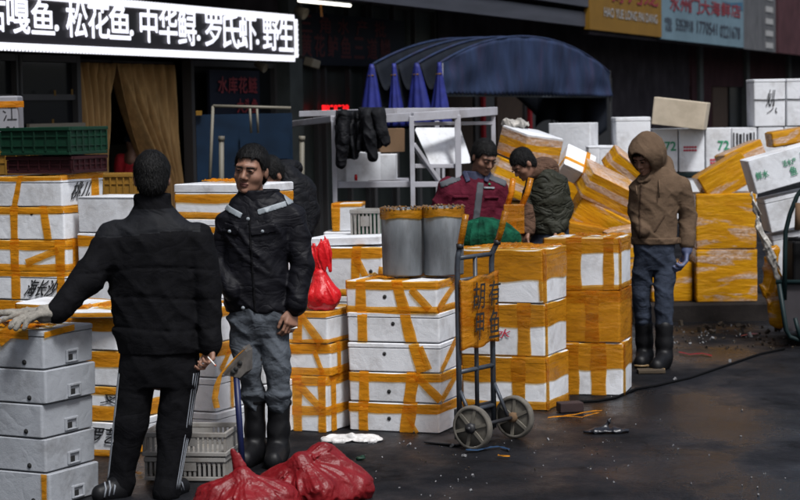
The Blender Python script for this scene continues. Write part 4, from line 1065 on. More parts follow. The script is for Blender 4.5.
# tilted white boxes with green marks at the right edge
WG = 'tilted white boxes with green marks'
def tilt(label, px, py, Y, W, D, h, roll, yaw=0, pitch=0, **k):
    c = P(px, py, Y)
    Rm = Matrix.Rotation(math.radians(roll), 3, 'Y') @ Matrix.Rotation(math.radians(pitch), 3, 'X') @ Matrix.Rotation(math.radians(yaw), 3, 'Z')
    b = Vector(c) - Rm @ Vector((0, 0, h / 2))
    return foam_box(label, W, D, h, tuple(b), tuple(Rm.to_euler()), group=WG, **k)
tilt('tilted white box with green characters, topmost at the right edge', 783, 167, 15.9, .58, .36, .275, -15, 0, 0, lid=.0,
     texts=[('鲜水', 'front', -.44, .40, .10, .06, 'green_ink', 0), ('活水产', 'front', -.05, .55, .11, .05, 'green_ink', 0), ('鱼', 'front', .02, .25, .055, .07, 'green_ink', 0), ('产鲜鱼', 'front', .2, .62, .19, .06, 'green_ink', 0)])
tilt('tilted white box beneath the one with green characters', 795, 208, 15.95, .52, .36, .27, -12, 0, 0, lid=.035)
tilt('white box low at the right edge behind the cart', 799, 250, 16.0, .46, .36, .33, -9, 0, 0)
tilt('white box on the ground behind the cart', 800, 296, 16.1, .46, .36, .38, 0, 0, 0)
heap(kY + 'small, at the top right above the green marks', 790, 137, 16.3, .34, .3, .12, -8, 0, 0)

# ================================================================== PEOPLE
def rotm(yaw, pitch=0.0, roll=0.0):
    """head turn: yaw > 0 towards the right of the picture, pitch > 0 looks down, roll > 0 tips clockwise; the face starts towards the camera"""
    return np.array(Matrix.Rotation(math.radians(roll), 3, 'Y') @ Matrix.Rotation(math.radians(yaw), 3, 'Z') @ Matrix.Rotation(math.radians(pitch), 3, 'X'))
def xf(c, R, s):
    c = np.array(c)
    return (lambda p: c + R @ (np.array(p, float) * s))
def head_prims(c, R, s=1.0, neck=None, wide=1.0):
    T = xf(c, R, s); q = []
    E_ = lambda p, r, **k: el(T(p), np.array(r) * s, R, **k)
    C_ = lambda a, b, r1, r2, **k: rc(T(a), T(b), r1 * s, r2 * s, **k)
    q += [E_((0, .014, .036), (.075, .093, .086)), E_((0, -.022, -.03), (.064 * wide, .066, .084)), E_((0, -.036, -.084), (.047 * wide, .046, .034))]
    q += [E_((x, -.052, -.03), (.024, .024, .022), k=.02 * s) for x in (-.04, .04)]
    q += [C_((-.044, -.068, .024), (0, -.083, .026), .011, .012, k=.015 * s), C_((.044, -.068, .024), (0, -.083, .026), .011, .012, k=.015 * s)]
    q += [E_((x, -.093, .004), (.018, .014, .0095), op='sub', k=.012 * s) for x in (-.031, .031)]
    q += [E_((x, -.078, .003), (.015, .012, .0105), k=.004 * s) for x in (-.031, .031)]
    q += [C_((0, -.084, .008), (0, -.104, -.030), .0085, .0125, k=.012 * s)] + [E_((x, -.092, -.036), (.0095, .011, .008), k=.006 * s) for x in (-.012, .012)]
    q += [E_((0, -.087, -.062), (.023, .011, .0055), k=.006 * s), E_((0, -.085, -.0725), (.019, .011, .0062), k=.006 * s), E_((0, -.099, -.0672), (.022, .008, .0016), op='sub', k=.003 * s)]
    q += [E_((0, -.075, -.098), (.018, .016, .013), k=.015 * s)]
    q += [E_((x, .012, -.006), (.010, .019, .031), k=.008 * s) for x in (-.078, .078)]
    q += [C_((0, .022, -.06), (0, .035, -.15), .054, .057)] if neck is None else [rc(T((0, .022, -.06)), neck, .052 * s, .056 * s)]
    return q
def head_extras(c, R, s, root, fringe=.055, side=-.005, nape=-.07, hairm='hair', eyes=True, rough=.002, thick=.009):
    T = xf(c, R, s); Ri = R.T
    def zlim(y):
        return np.interp(y, [-.12, -.085, -.055, -.03, .0, .02, .05, .12], [fringe + .01, fringe, fringe - .005, side, side - .015, -.03, nape, nape])
    base = el(T((0, .015, .038)), np.array((.077 + thick, .095 + thick, .088 + thick * 1.25)) * s, R)
    back = el(T((0, .045, -.01)), np.array((.068 + thick * .8, .06 + thick, .085)) * s, R)
    def post(X, Y, Z, v):
        x, y, z = X - c[0], Y - c[1], Z - c[2]
        lx = (Ri[0, 0] * x + Ri[0, 1] * y + Ri[0, 2] * z) / s; ly = (Ri[1, 0] * x + Ri[1, 1] * y + Ri[1, 2] * z) / s; lz = (Ri[2, 0] * x + Ri[2, 1] * y + Ri[2, 2] * z) / s
        v = v + rough * (vnoise(lx * 190, ly * 190, lz * 50) - .5) * 2
        lim = zlim(ly) + .02 * (vnoise(lx * 130 + 9, ly * 60, lz * 20) - .5)
        return np.maximum(v, (lim - lz) * s * .8)
    hv = soft('hair', [base, back], M[hairm], root, .0045, .01, post)
    me = hv.data; nv = len(me.vertices); co = np.zeros(nv * 3); me.vertices.foreach_get('co', co); co = co.reshape(-1, 3)
    no = np.zeros(nv * 3); me.vertices.foreach_get('normal', no); no = no.reshape(-1, 3)
    rs = np.random.RandomState(nv % 1000); pick = rs.randint(0, nv, 2600)      # short locks standing off the scalp
    V_ = []; F_ = []
    crown = np.array(T((0, .03, .12)))
    for i_ in pick:
        a = co[i_]; nn = no[i_]; fl = a - crown; fl = fl - nn * (fl @ nn); fl /= np.linalg.norm(fl) + 1e-6
        d = nn * .28 + fl * 1.0 + rs.randn(3) * .16; d /= np.linalg.norm(d); sd = np.cross(d, nn); sd /= np.linalg.norm(sd) + 1e-6
        Ln = .012 + .010 * rs.rand(); k_ = len(V_); V_ += [a - sd * .0016, a + sd * .0016, a + d * Ln]; F_.append((k_, k_ + 1, k_ + 2))
    lk = raw('hair_locks', V_, F_, M[hairm], hv)
    if eyes:
        for sx in (-1, 1):
            V, F = implicit([el(T((sx * .031, -.0965, .0050)), np.array((.0132, .0070, .0040)) * s, R)], .0016, .002, None, .004)
            raw('eye', V, F, M['eye'], root)
            V, F = implicit([rc(T((sx * .015, -.0945, .020)), T((sx * .048, -.080, .021)), .0042 * s, .0024 * s, (1, 1, 1.0))], .002, .002, None, .004)
            raw('eyebrow', V, F, M['hair'], root)
def hand_prims(w, d, n, side=1, curl=(25, 30, 30, 35), s=1.0, thumb=35, r=.0088):
    """w wrist, d towards the fingers, n out of the palm; side = +1/-1 puts the thumb on the one or the other edge"""
    d = np.array(d, float); d /= np.linalg.norm(d); n = np.array(n, float); n -= d * (n @ d); n /= np.linalg.norm(n); t = np.cross(d, n) * side
    w = np.array(w, float); q = []
    lens = (.043, .048, .045, .036)
    for i in range(4):
        o = (.029 - .0195 * i) * s
        k0 = w + d * .082 * s * (1 - .03 * abs(i - 1)) + t * o; q.append(rc(w + t * o * .55 + d * .01, k0, .0145 * s, .0125 * s, k=.012))
        a = 0; p = k0
        for j, f in enumerate((1.0, .62, .48)):
            a += math.radians(curl[i]) * (0.75 if j == 0 else 1.0)
            p2 = p + (d * math.cos(a) + n * math.sin(a)) * lens[i] * f * s
            q.append(rc(p, p2, (r - .0006 * j) * s, (r - .0006 * (j + 1)) * s, k=.004)); p = p2
    b = w + d * .025 * s + t * .026 * s
    a = math.radians(thumb)
    p1 = b + (d * math.cos(a) + t * math.sin(a) + n * .35) * .038 * s; p2 = p1 + (d * .93 + n * .35 + t * .1) * .030 * s; p3 = p2 + (d * .9 + n * .4) * .024 * s
    q += [rc(b, p1, .0135 * s, .0105 * s, k=.01), rc(p1, p2, .0105 * s, .0095 * s, k=.004), rc(p2, p3, .0095 * s, .008 * s, k=.004)]
    return q

class Person:
    def __init__(s, label, px, py, group=None):
        s.o = G(px, py); s.px, s.py = px, py
        s.root = thing('person', label, 'person', tuple(s.o), (0, 0, 0), group)
        s.s = s.o[1] / FPX
    def L(s, px, py, dy=0.0): return P(px, py, s.o[1] + dy) - s.o
    def sec(s, py, xl, xr, ry, dy=0.0):
        a, b = s.L(xl, py), s.L(xr, py); return ((a[2] + b[2]) / 2, (a[0] + b[0]) / 2, dy, (b[0] - a[0]) / 2, ry)
    def soft(s, name, prims, m, h=.01, k=.03, post=None): return soft(name, prims, m, s.root, h, k, post)
def folds(amp=.006, f=9.0, fz=16.0, seed=0.0, fine=.35):
    """cloth creases"""
    def post(X, Y, Z, v):
        wx = X + .05 * (vnoise(X * 6 + seed, Y * 6, Z * 6) - .5) * 2
        a = ridge(wx * f * .7 + seed, Y * f * .7, Z * fz * .8 + 3 * X * f * .4 + .6 * vnoise(X * 5, Y * 5 + seed, Z * 5)) ** 3
        b = ridge(X * f * 1.3 + seed * 2 + Z * 8, Y * f * 1.3, Z * fz * .9 - X * 14) ** 3
        return v + amp * (.55 - a) + amp * fine * 1.6 * (.5 - b)
    return post
def chain(pts, rs, **k): return [rc(pts[i], pts[i + 1], rs[i], rs[i + 1], **k) for i in range(len(pts) - 1)]

# ---------------------------------------------------------------- 1: the man seen from behind
p = Person('man seen from behind in black quilted jacket and side-striped black trousers', 150, 496)
L, S = p.L, p.sec
hc = L(152, 179); HR = rotm(186, 4, 0)
aL = [L(113, 238), L(86, 280, -.10), L(57, 312, -.20)]; aR = [L(197, 238), L(208, 292, -.02), L(211, 341, -.06)]
lL = [L(139, 372), L(131, 424, -.01), L(121, 484, .02)]; lR = [L(180, 372), L(174, 430, -.01), L(167, 488, -.05)]
hR = L(211, 345, -.07); dR = L(210, 360, -.1) - L(211, 345, -.07)
body = head_prims(hc, HR, 1.02, L(153, 210, -.01)) + chain([L(154, 238), L(158, 300), L(160, 370)], [.08, .10, .10]) + chain(aL, [.05, .045, .035]) + chain(aR, [.05, .045, .034]) + chain(lL, [.07, .055, .04]) + chain(lR, [.07, .055, .04])
body += [rc(L(154, 228), aL[0], .05), rc(L(154, 228), aR[0], .05)]
body += hand_prims(hR, dR, (-.75, -.5, .1), 1, (38, 42, 50, 55), .98, 40)
p.soft('body', body, M['skin'], .0065, .02)
head_extras(hc, HR, 1.02, p.root, fringe=.055, nape=-.096, side=-.03, eyes=False, thick=.012)
jk = [loft([S(352, 117, 205, .135), S(338, 114, 205, .145), S(320, 111, 203, .14), S(285, 107, 201, .14), S(255, 104, 201, .145), S(238, 106, 202, .14), S(225, 114, 194, .115), S(214, 128, 179, .09), S(205, 133, 172, .085), S(198, 132, 172, .084), S(193, 133, 172, .080)])]
jk += chain(aL, [.084, .074, .062], k=.05) + chain(aR, [.085, .072, .056], k=.014) + [rc(aR[2], L(211, 346, -.065), .056, .052)]
qz = [L(150, y)[2] for y in (233, 268, 297, 327)]
ff = folds(.010, 6, 9, 3.1)
def jpost(X, Y, Z, v):
    v = ff(X, Y, Z, v)
    for i, z in enumerate(qz):
        v = v + .0055 * np.exp(-((Z - z - .012 * np.sin(X * 9 + i)) / .007) ** 2) * (np.abs(X - .02) < .33)
    return v
jo = p.soft('jacket', jk, [M['black_cloth'], M['black_yoke']], .009, .03, jpost)
for pl in jo.data.polygons:                                     # smoother, greyer panel across the shoulders, plain collar
    c_ = pl.center
    if L(150, 233)[2] + .012 * math.sin(c_[0] * 9) < c_[2] < L(150, 208)[2] and abs(c_[0] - .02) < .27: pl.material_index = 1
tr = [loft([S(385, 122, 197, .11), S(365, 119, 199, .13), S(345, 119, 200, .13)])] + chain(lL, [.095, .082, .062]) + chain(lR, [.098, .082, .064]) + [rc(lL[2], L(119, 489, .02), .062, .068), rc(lR[2], L(166, 493, -.05), .064, .07)]
ft = folds(.008, 6, 8, 1.2)
p.soft('trousers', tr, M['black_cloth'], .009, .03, ft)
for lx, leg, sgn in ((0, lL, -1), (1, lR, 1)):
    for k in range(3):
        pts = []
        for q, (pt, rr) in enumerate(zip(leg, (.101, .087, .068))):
            ang = math.radians((-6 if sgn < 0 else -22) - 10 * k); pts.append(np.array(pt) + np.array([sgn * math.cos(ang) * rr, math.sin(ang) * rr, 0]))
        fine = [pts[0] + (pts[1] - pts[0]) * t for t in np.linspace(0, 1, 9)] + [pts[1] + (pts[2] - pts[1]) * t for t in np.linspace(.1, 1, 9)]
        MB().tube(fine, .0026, 6).build('side_stripe', M['white_stripe'], p.root, True)
for sx, hl_, toe in ((0, L(119, 491, .0), L(100, 491, -.06)), (1, L(165, 493, -.05), L(182, 496, .10))):
    hl_ = np.array(hl_); toe = np.array(toe); hl_[2], toe[2] = .05, .036
    sh = p.soft('shoe', [rc(hl_, toe, .05, .036, (1, 1, 1)), rc(hl_ + (0, 0, .04), hl_, .048, .05), rc(hl_ * (1, 1, 0) + (0, 0, .02), toe * (1, 1, 0) + (0, 0, .018), .05, .04)], M['rubber'], .006, .02)
    d_ = (toe - hl_); d_ /= np.linalg.norm(d_); sd = np.cross(d_, (0, 0, 1))
    if sd[1] > 0: sd = -sd
    for k in range(3):
        a = hl_ + d_ * (.055 + .025 * k); MB().tube([a + sd * .047 + (0, 0, -.02), a + sd * .043 + (0, 0, .018) - d_ * .012, a + sd * .015 + (0, 0, .045) - d_ * .02], .0045, 6).build('shoe_stripe', M['white_stripe'], sh, True)
wrist = L(56, 313, -.20)
gl = p.soft('glove', hand_prims(wrist, L(22, 315.5, -.28) - wrist, (-.05, -.05, -1), -1, (14, 16, 20, 26), 1.30, 40, .0120) + [rc(L(62, 308, -.19), wrist, .052, .045), rc(wrist, L(44, 314, -.22), .045, .045)], M['glove'], .005, .012, folds(.0035, 30, 30, 2.))
cg = MB(); a = L(208, 357, -.16); b = L(215, 365, -.19); cg.tube([a, b], .0032, 8); ck_ = cg.build('cigarette_in_hand', M['cigarette'], None, True, tuple(p.o))
tag(ck_, 'lit cigarette in the fingers of the man seen from behind', 'cigarette')
MB().tube([b, b + (b - a) * .12], .0042, 8).build('tip', M['ember'], ck_, True)

# ---------------------------------------------------------------- 2: the man facing us
p = Person('man facing the camera in dark jacket with grey chest band, grey trousers and black boots', 263, 463)
L, S = p.L, p.sec
hc = L(251, 170.5); HR = rotm(-17, 3, 6)
aL = [L(230, 222), L(219, 262, .04), L(232, 290, -.10)]; aR = [L(293, 219), L(302, 262, -.02), L(296, 304, -.07)]
lL = [L(243.5, 335), L(249, 368, -.03), L(254.5, 402, .02)]; lR = [L(274.5, 335), L(277, 368, -.05), L(279.5, 402, -.02)]
bL = [L(254.5, 400, .02), L(255, 446, .03)]; bR = [L(279, 402), L(278, 449, -.01)]
hw = L(293, 309, -.055)
body = head_prims(hc, HR, 1.06, L(254, 206, .03), 1.10) + chain([L(256, 226), L(260, 260), L(260, 316)], [.08, .1, .08]) + chain(aL, [.05, .045, .035]) + chain(aR, [.05, .045, .034]) + chain(lL + [bL[1]], [.06, .05, .04, .03]) + chain(lR + [bR[1]], [.06, .05, .04, .03])
body += [rc(L(256, 216), aL[0], .05), rc(L(256, 216), aR[0], .05)]
body += hand_prims(hw, L(290.5, 326, -.09) - hw, (-.55, .75, 0), -1, (34, 40, 46, 52), 1.05, 32)
bo = p.soft('body', body, [M['skin'], M['lips']], .0048, .018)
Ti = HR.T
for pl in bo.data.polygons:
    q = Ti @ (np.array(pl.center) - hc) / 1.06
    if (q[0] / .024) ** 2 + ((q[2] + .067) / .0115) ** 2 < 1 and q[1] < -.078: pl.material_index = 1
head_extras(hc, HR, 1.06, p.root, fringe=.068, side=.02, nape=-.07, thick=.009)
jl = loft([S(311, 227, 294, .125), S(303, 223, 293, .135), S(285, 222, 291, .14), S(260, 222, 290, .14), S(240, 222, 292, .14), S(226, 221.5, 298, .135), S(214, 222.5, 300, .12), S(207, 225, 297, .11), S(201, 229, 291, .10), S(195, 235, 284, .09), S(191, 239, 279, .082)])
cut = [rc(L(251, 188, -.13), L(252, 212, -.13), .06, .012, op='sub', k=.01), loft([S(204, 243, 270, .07), S(186, 241, 274, .078)], op='sub', k=.008)]
jk = [jl] + chain(aL, [.075, .07, .058], k=.012) + chain(aR, [.080, .068, .056], k=.012) + [rc(aR[2], L(293.5, 308, -.05), .054, .05)]
ff2 = folds(.010, 7, 11, 8.2)
jacket = p.soft('jacket', jk + cut, M['navy_nylon'], .008, .03, ff2)
jk = jk + cut
col_ = [loft([S(207, 237, 280, .098), S(199, 238, 279, .096), S(190, 238, 280, .096)]), loft([S(212, 243, 273, .075), S(184, 242, 275, .080)], op='sub', k=.006), rc(L(249, 186, -.15), L(250, 211, -.15), .075, .016, op='sub', k=.008)]
p.soft('collar', col_, M['navy_nylon'], .006, .012)
p.soft('undershirt', [loft([S(226, 242, 266, .12), S(209, 243, 267, .085), S(204, 244, 266, .07)])], M['black_cloth'], .008, .02)
def band_on(garment, a, b, w, name, m, off=.006, h=.0055, fold=None, root=None):
    """a sewn-on strip: the garment's own surface, a little proud, cut to a slanted strip between two points (seen from the front)"""
    a, b = np.array(a), np.array(b); d = b - a; d[1] = 0; Ln = np.linalg.norm(d); d /= Ln; nn = np.array([-d[2], 0, d[0]])
    def post(X, Y, Z, v):
        v = (fold(X, Y, Z, v) if fold else v) - off
        t = (X - a[0]) * d[0] + (Z - a[2]) * d[2]; e = np.abs((X - a[0]) * nn[0] + (Z - a[2]) * nn[2]) - w / 2
        return np.maximum.reduce([v, e, -t, t - Ln, Y - .05])
    return soft(name, garment, M[m], root, h, .03, post)
band_on(jk, L(223, 205), L(243, 215), .031, 'reflective_band', 'reflective', fold=ff2, root=p.root)
band_on(jk, L(259, 211.5), L(287, 203), .031, 'reflective_band', 'reflective', fold=ff2, root=p.root)
band_on(jk, L(286, 193), L(291, 204), .03, 'shoulder_patch', 'reflective', fold=ff2, root=p.root)
for a, b in (((224, 226), (240, 230)), ((252, 230), (277, 226))):
    fl = band_on(jk, L(*a), L(*b), .05, 'pocket_flap', 'navy_nylon', .010, fold=ff2, root=p.root)
    c = (L(*a) + L(*b)) / 2
    MB().lathe([(.001, .004), (.008, .003), (.009, 0)], c + (0, -.165, -.008), (0, -1, 0), 10).build('button', M['reflective'], fl, True)
band_on(jk, L(251, 216), L(257, 310), .012, 'zip', 'black_cloth', .008, fold=ff2, root=p.root)
MB().lathe([(.001, .004), (.009, .003), (.01, 0)], L(248, 219, -.15), (0, -1, 0), 10).build('button', M['reflective'], p.root, True)
MB().lathe([(.001, .004), (.009, .003), (.01, 0)], L(243, 308, -.155), (0, -1, 0), 10).build('button', M['reflective'], p.root, True)
tr = [loft([S(343, 236, 284, .075), S(334, 229, 290, .10), S(318, 227, 292, .13), S(302, 228, 291, .125)], k=.03)] + chain(lL, [.084, .070, .064]) + chain(lR, [.086, .072, .067])
def tpost(X, Y, Z, v, f=folds(.013, 6, 10, 5.7)):
    v = f(X, Y, Z, v); zb_ = L(256, 400)[2]
    return v - .012 * np.exp(-((Z - zb_ - .03) / .03) ** 2) + .010 * (ridge(X * 14, Y * 14, Z * 24) - .5) * np.exp(-((Z - zb_ - .08) / .10) ** 2)
p.soft('trousers', tr, M['grey_trouser'], .007, .010, tpost)
for b_, toe, r_ in ((bL, L(245, 458, -.12), .060), (bR, L(273, 462, -.17), .064)):
    an = np.array(b_[1]); toe = np.array(toe); an[2] = .075; toe[2] = .048
    sp = [rc(b_[0], b_[0] + (an - b_[0]) * .6, r_, r_ * .9), rc(b_[0] + (an - b_[0]) * .6, an, r_ * .9, .058), rc(an, toe, .062, .046), rc(an * (1, 1, 0) + (0, .03, .03), toe * (1, 1, 0) + (0, 0, .024), .05, .046)]
    bt = p.soft('boot', sp + [el(an * (1, 1, 0) + (0, 0, -.2), (.4, .4, .195), op='sub', k=.004)], M['rubber'], .008, .03, folds(.004, 8, 12, 2.))
    rim = MB(); rim.lathe([(r_ - .012, .012), (r_ + .004, .012), (r_ + .006, 0), (r_ + .002, -.012)], b_[0] + (an - b_[0]) * .02, (0, 0, 1), 24); rim.build('cuff', M['rubber'], bt, True)
cg = MB(); a = L(291, 329.5, -.14); b = L(297, 327.5, -.17); cg.tube([a, b], .0042, 8); o = cg.build('cigarette_in_hand', M['cigarette'], None, True, tuple(p.o))
tag(o, 'cigarette in the lowered hand of the man facing the camera', 'cigarette')

# ---------------------------------------------------------------- 3: the hooded man
p = Person('man in brown hooded fleece, jeans and rubber boots with head bowed', 655, 367)
L, S = p.L, p.sec
hc = L(645, 157, -.04); HR = rotm(-38, 26, 0)
aL = [L(638, 188), L(636, 212, .03), L(643, 231, -.11)]; aR = [L(681, 186), L(688, 216, .02), L(687, 243, -.02)]
lL = [L(644, 262), L(641, 294, .02), L(643.5, 324, .06)]; lR = [L(665, 262), L(664, 295, -.06), L(664, 326, -.08)]
body = head_prims(hc, HR, 1.0, L(655, 180, .03)) + chain([L(656, 185), L(655, 220), L(655, 256)], [.08, .09, .07]) + chain(aL, [.05, .045, .035]) + chain(aR, [.05, .045, .035]) + chain(lL, [.07, .055, .05]) + chain(lR, [.07, .055, .05]) + [rc(L(656, 186), aL[0], .05), rc(L(656, 186), aR[0], .05)]
body += hand_prims(L(686.5, 251, -.03), L(684, 265, -.05) - L(686.5, 251, -.03), (-.9, -.2, 0), 1, (30, 34, 38, 42), .9, 30)
p.soft('body', body, M['skin'], .006, .018)
head_extras(hc, HR, 1.0, p.root, fringe=.050, side=.0, thick=.004)
ff3 = folds(.008, 8, 16, 4.4)
jk = [loft([S(244, 632, 677, .12), S(238, 630.5, 677, .125), S(222, 631, 677, .125), S(205, 631, 679, .13), S(192, 631, 684, .13), S(183, 631.5, 687, .12), S(177, 636, 683, .105), S(171, 642, 674, .09), S(167, 645, 668, .085)])] + chain(aL, [.066, .060, .052], k=.012) + chain(aR, [.076, .066, .056], k=.010)
p.soft('hooded_jacket', jk, M['khaki'], .009, .03, ff3)
fdir = HR @ np.array([0, -1.0, 0]); hk = hc + np.array([.022, .015, .030])
hood = [el(hk, (.135, .150, .155)), el(hc + fdir * .06 + np.array([.01, 0, .05]), (.10, .10, .095)), el(hk + (.04, .06, -.05), (.10, .10, .12)), rc(L(643, 177, -.07), L(668, 177, .0), .05, .055), rc(L(668, 176, .0), L(664, 164, .1), .055, .07),
        el(hc + HR @ np.array([0, -.13, -.022]), (.080, .14, .105), HR, op='sub', k=.014), el(hc + HR @ np.array([0, 0, 0]), (.086, .10, .12), HR, op='sub', k=.01)]
p.soft('hood', hood, M['khaki'], .0075, .035, folds(.007, 9, 9, 7.))
for a, b in (((636, 186), (637, 196)), ((659, 180), (659, 198))):
    MB().tube([L(a[0], a[1], -.12), L(a[0] + .6, (a[1] + b[1]) / 2, -.15), L(b[0], b[1], -.152)], .0055, 7).build('drawstring', M['khaki'], p.root, True)
band_on(jk, L(640, 178), L(637, 243), .016, 'zip', 'khaki_dark', .006, h=.007, fold=ff3, root=p.root)
band_on(jk, L(628, 240.5), L(680, 240.5), .05, 'hem_band', 'khaki', .007, h=.008, fold=ff3, root=p.root)
band_on(jk, L(663, 214), L(652, 231), .014, 'pocket_seam', 'khaki_dark', .006, h=.007, fold=ff3, root=p.root)
p.soft('cuff', chain([L(687.5, 236, -.01), aR[2]], [.062, .056]), M['khaki'], .008, .02)
tr = [loft([S(270, 637, 672, .085), S(262, 634, 675, .105), S(250, 632.5, 676, .12), S(239, 633, 676, .12)])] + chain(lL, [.084, .070, .062], k=.010) + chain(lR, [.086, .072, .064], k=.010)
def tp3(X, Y, Z, v, f=folds(.010, 7, 13, 9.1)):
    return f(X, Y, Z, v) + .012 * (ridge(X * 12, Y * 12, Z * 22) - .5) * np.exp(-((Z - L(650, 318)[2]) / .10) ** 2)
p.soft('jeans', tr, M['jeans'], .009, .025, tp3)
for leg, an, toe in ((lL, L(645, 354, .08), L(641, 362, -.04)), (lR, L(664.5, 357, -.09), L(657, 365, -.26))):
    an, toe = np.array(an), np.array(toe); an[2] = .08; toe[2] = .05
    a0 = np.array(leg[2]) + (0, 0, -.005)
    bt = p.soft('boot', [rc(a0, a0 + (an - a0) * .55, .066, .06), rc(a0 + (an - a0) * .55, an, .06, .054), rc(an, toe, .06, .046), rc(an * (1, 1, 0) + (0, .03, .03), toe * (1, 1, 0) + (0, 0, .024), .05, .046), el(an * (1, 1, 0) + (0, 0, -.2), (.4, .4, .195), op='sub', k=.004)], M['rubber'], .008, .03, folds(.004, 8, 12, 2.))
    MB().tube([toe * (1, 1, 0) + (-.05, -.03, .02), toe * (1, 1, 0) + (0, -.047, .02), toe * (1, 1, 0) + (.05, -.03, .02)], .009, 8).build('toe_edge', M['tan_rubber'], bt, True)
wr = L(686.5, 250.5, -.03)
p.soft('glove', hand_prims(wr, L(684, 266, -.06) - wr, (-.9, -.2, 0), 1, (30, 34, 38, 42), 1.12, 30, .0125) + [rc(L(687, 246, -.02), wr, .046, .04)], M['blue_glove'], .006, .01)

# ---------------------------------------------------------------- 4: the man in the maroon work jacket
p = Person('man in maroon work jacket with grey yoke and navy collar looking down behind the tubs', 476, 368)
L, S = p.L, p.sec
hc = L(484, 157.5, -.06); HR = rotm(32, 22, 4)
aL = [L(448, 186), L(438, 214, .02), L(446, 238, -.15)]; aR = [L(499, 188), L(504, 214, .0), L(497, 238, -.15)]
lL = [L(458, 250), L(458, 305), L(457, 362)]; lR = [L(484, 250), L(485, 305), L(486, 362)]
p.soft('body', head_prims(hc, HR, 1.0, L(478, 180, .02)) + chain([L(475, 186), L(472, 220), L(470, 250)], [.09, .1, .1]) + chain(aL, [.05, .045, .035]) + chain(aR, [.05, .045, .035]) + chain(lL, [.07, .055, .04]) + chain(lR, [.07, .055, .04]) + [rc(L(475, 186), aL[0], .05), rc(L(475, 186), aR[0], .05)]
       + hand_prims(aL[2], (.25, -.5, -.5), (.8, .2, -.3), -1) + hand_prims(aR[2], (-.25, -.5, -.5), (-.8, .2, -.3), 1), M['skin'], .0065, .02)
head_extras(hc, HR, 1.0, p.root, fringe=.058, side=.0)
ff4 = folds(.010, 7, 12, 6.)
jk = [loft([S(247, 444, 500, .13), S(225, 441, 501, .135), S(205, 440, 502, .14), S(192, 442, 502, .135), S(183, 449, 499, .115), S(177, 459, 494, .095), S(172, 465, 490, .085)])] + chain(aL, [.075, .068, .055], k=.04) + chain(aR, [.072, .066, .055], k=.04)
p.soft('jacket', jk, M['maroon'], .009, .03, ff4)
band_on(jk, L(440, 185), L(460, 177), .045, 'shoulder_yoke', 'grey_yoke', .006, h=.008, fold=ff4, root=p.root)
band_on(jk, L(489, 176), L(506, 184), .045, 'shoulder_yoke', 'grey_yoke', .006, h=.008, fold=ff4, root=p.root)
band_on(jk, L(480, 182), L(472, 246), .05, 'shirt_front', 'grey_yoke', .006, h=.008, fold=ff4, root=p.root)
p.soft('collar', [loft([S(181, 462, 492, .10), S(171, 464, 491, .092)]), loft([S(186, 469, 488, .075), S(166, 469, 488, .07)], op='sub', k=.006), rc(L(478, 168, -.1), L(478, 186, -.14), .03, .012, op='sub', k=.008)], M['navy_collar'], .007, .012)
band_on(jk, L(463.5, 170), L(468, 181), .035, 'collar_tip', 'navy_collar', .016, h=.007, fold=ff4, root=p.root)
band_on(jk, L(489, 172), L(485, 181), .035, 'collar_tip', 'navy_collar', .016, h=.007, fold=ff4, root=p.root)
band_on(jk, L(452, 196), L(468, 196), .02, 'pocket_flap', 'maroon', .012, h=.007, fold=ff4, root=p.root)
band_on(jk, L(484, 197), L(498, 197), .02, 'pocket_flap', 'maroon', .012, h=.007, fold=ff4, root=p.root)
band_on(jk, L(483, 187), L(494, 187.5), .014, 'chest_print', 'reflective', .009, h=.004, fold=ff4, root=p.root)
band_on(jk, L(488, 183), L(490, 184), .012, 'chest_badge', 'green_ink', .009, h=.004, fold=ff4, root=p.root)
p.soft('trousers', [loft([S(265, 446, 496, .115), S(240, 446, 497, .125)])] + chain(lL, [.09, .075, .06]) + chain(lR, [.09, .075, .06]), M['black_cloth'], .012, .03)
for leg in (lL, lR):
    a = np.array(leg[2]); a[2] = .05; p.soft('shoe', [rc(a + (0, .03, 0), a + (0, -.14, -.01), .05, .04)], M['rubber'], .009, .02)

# ---------------------------------------------------------------- 5: the man in the olive jacket
p = Person('man in olive quilted jacket with brown hood bending over beside yellow boxes', 547, 373)
L, S = p.L, p.sec
hc = L(523, 164, -.12); HR = rotm(-66, 40, 0)
aL = [L(535, 184), L(529, 207, -.03), L(528, 230, -.10)]; aR = [L(558, 184), L(563, 208, .0), L(558, 230, -.1)]
lL = [L(540, 250), L(540, 310), L(540, 367)]; lR = [L(560, 250), L(560, 310), L(560, 367)]
p.soft('body', head_prims(hc, HR, .88, L(536, 174, .0)) + chain([L(545, 182), L(549, 215), L(550, 250)], [.09, .1, .1]) + chain(aL, [.05, .045, .035]) + chain(aR, [.05, .045, .035]) + chain(lL, [.07, .055, .04]) + chain(lR, [.07, .055, .04]) + [rc(L(545, 182), aL[0], .05), rc(L(545, 182), aR[0], .05)]
       + hand_prims(aL[2], (-.2, -.4, -.7), (.8, .2, -.3), -1) + hand_prims(aR[2], (-.2, -.4, -.7), (-.8, .2, -.3), 1), M['skin'], .007, .02)
head_extras(hc, HR, .88, p.root, fringe=.055, side=.0, nape=-.075, thick=.006)
def quilt(X, Y, Z, v, f=folds(.006, 8, 9, 2.5)):
    return f(X, Y, Z, v) - .006 * np.sqrt(np.abs(np.sin((Z + .12 * X) * math.pi / .085))) + .005
jk = [loft([S(233, 530, 567, .13), S(228, 527, 568, .14), S(210, 527, 567.5, .145), S(195, 526, 567, .145), S(184, 528, 565, .135), S(176, 531, 560, .115), S(169, 536, 555, .09)])]
p.soft('jacket', jk + chain(aR, [.075, .068, .055], k=.04), M['olive'], .009, .03, quilt)
p.soft('sleeve', chain([aL[0], aL[1]], [.076, .066], k=.04), M['olive'], .009, .03, folds(.009, 8, 16, 1.))
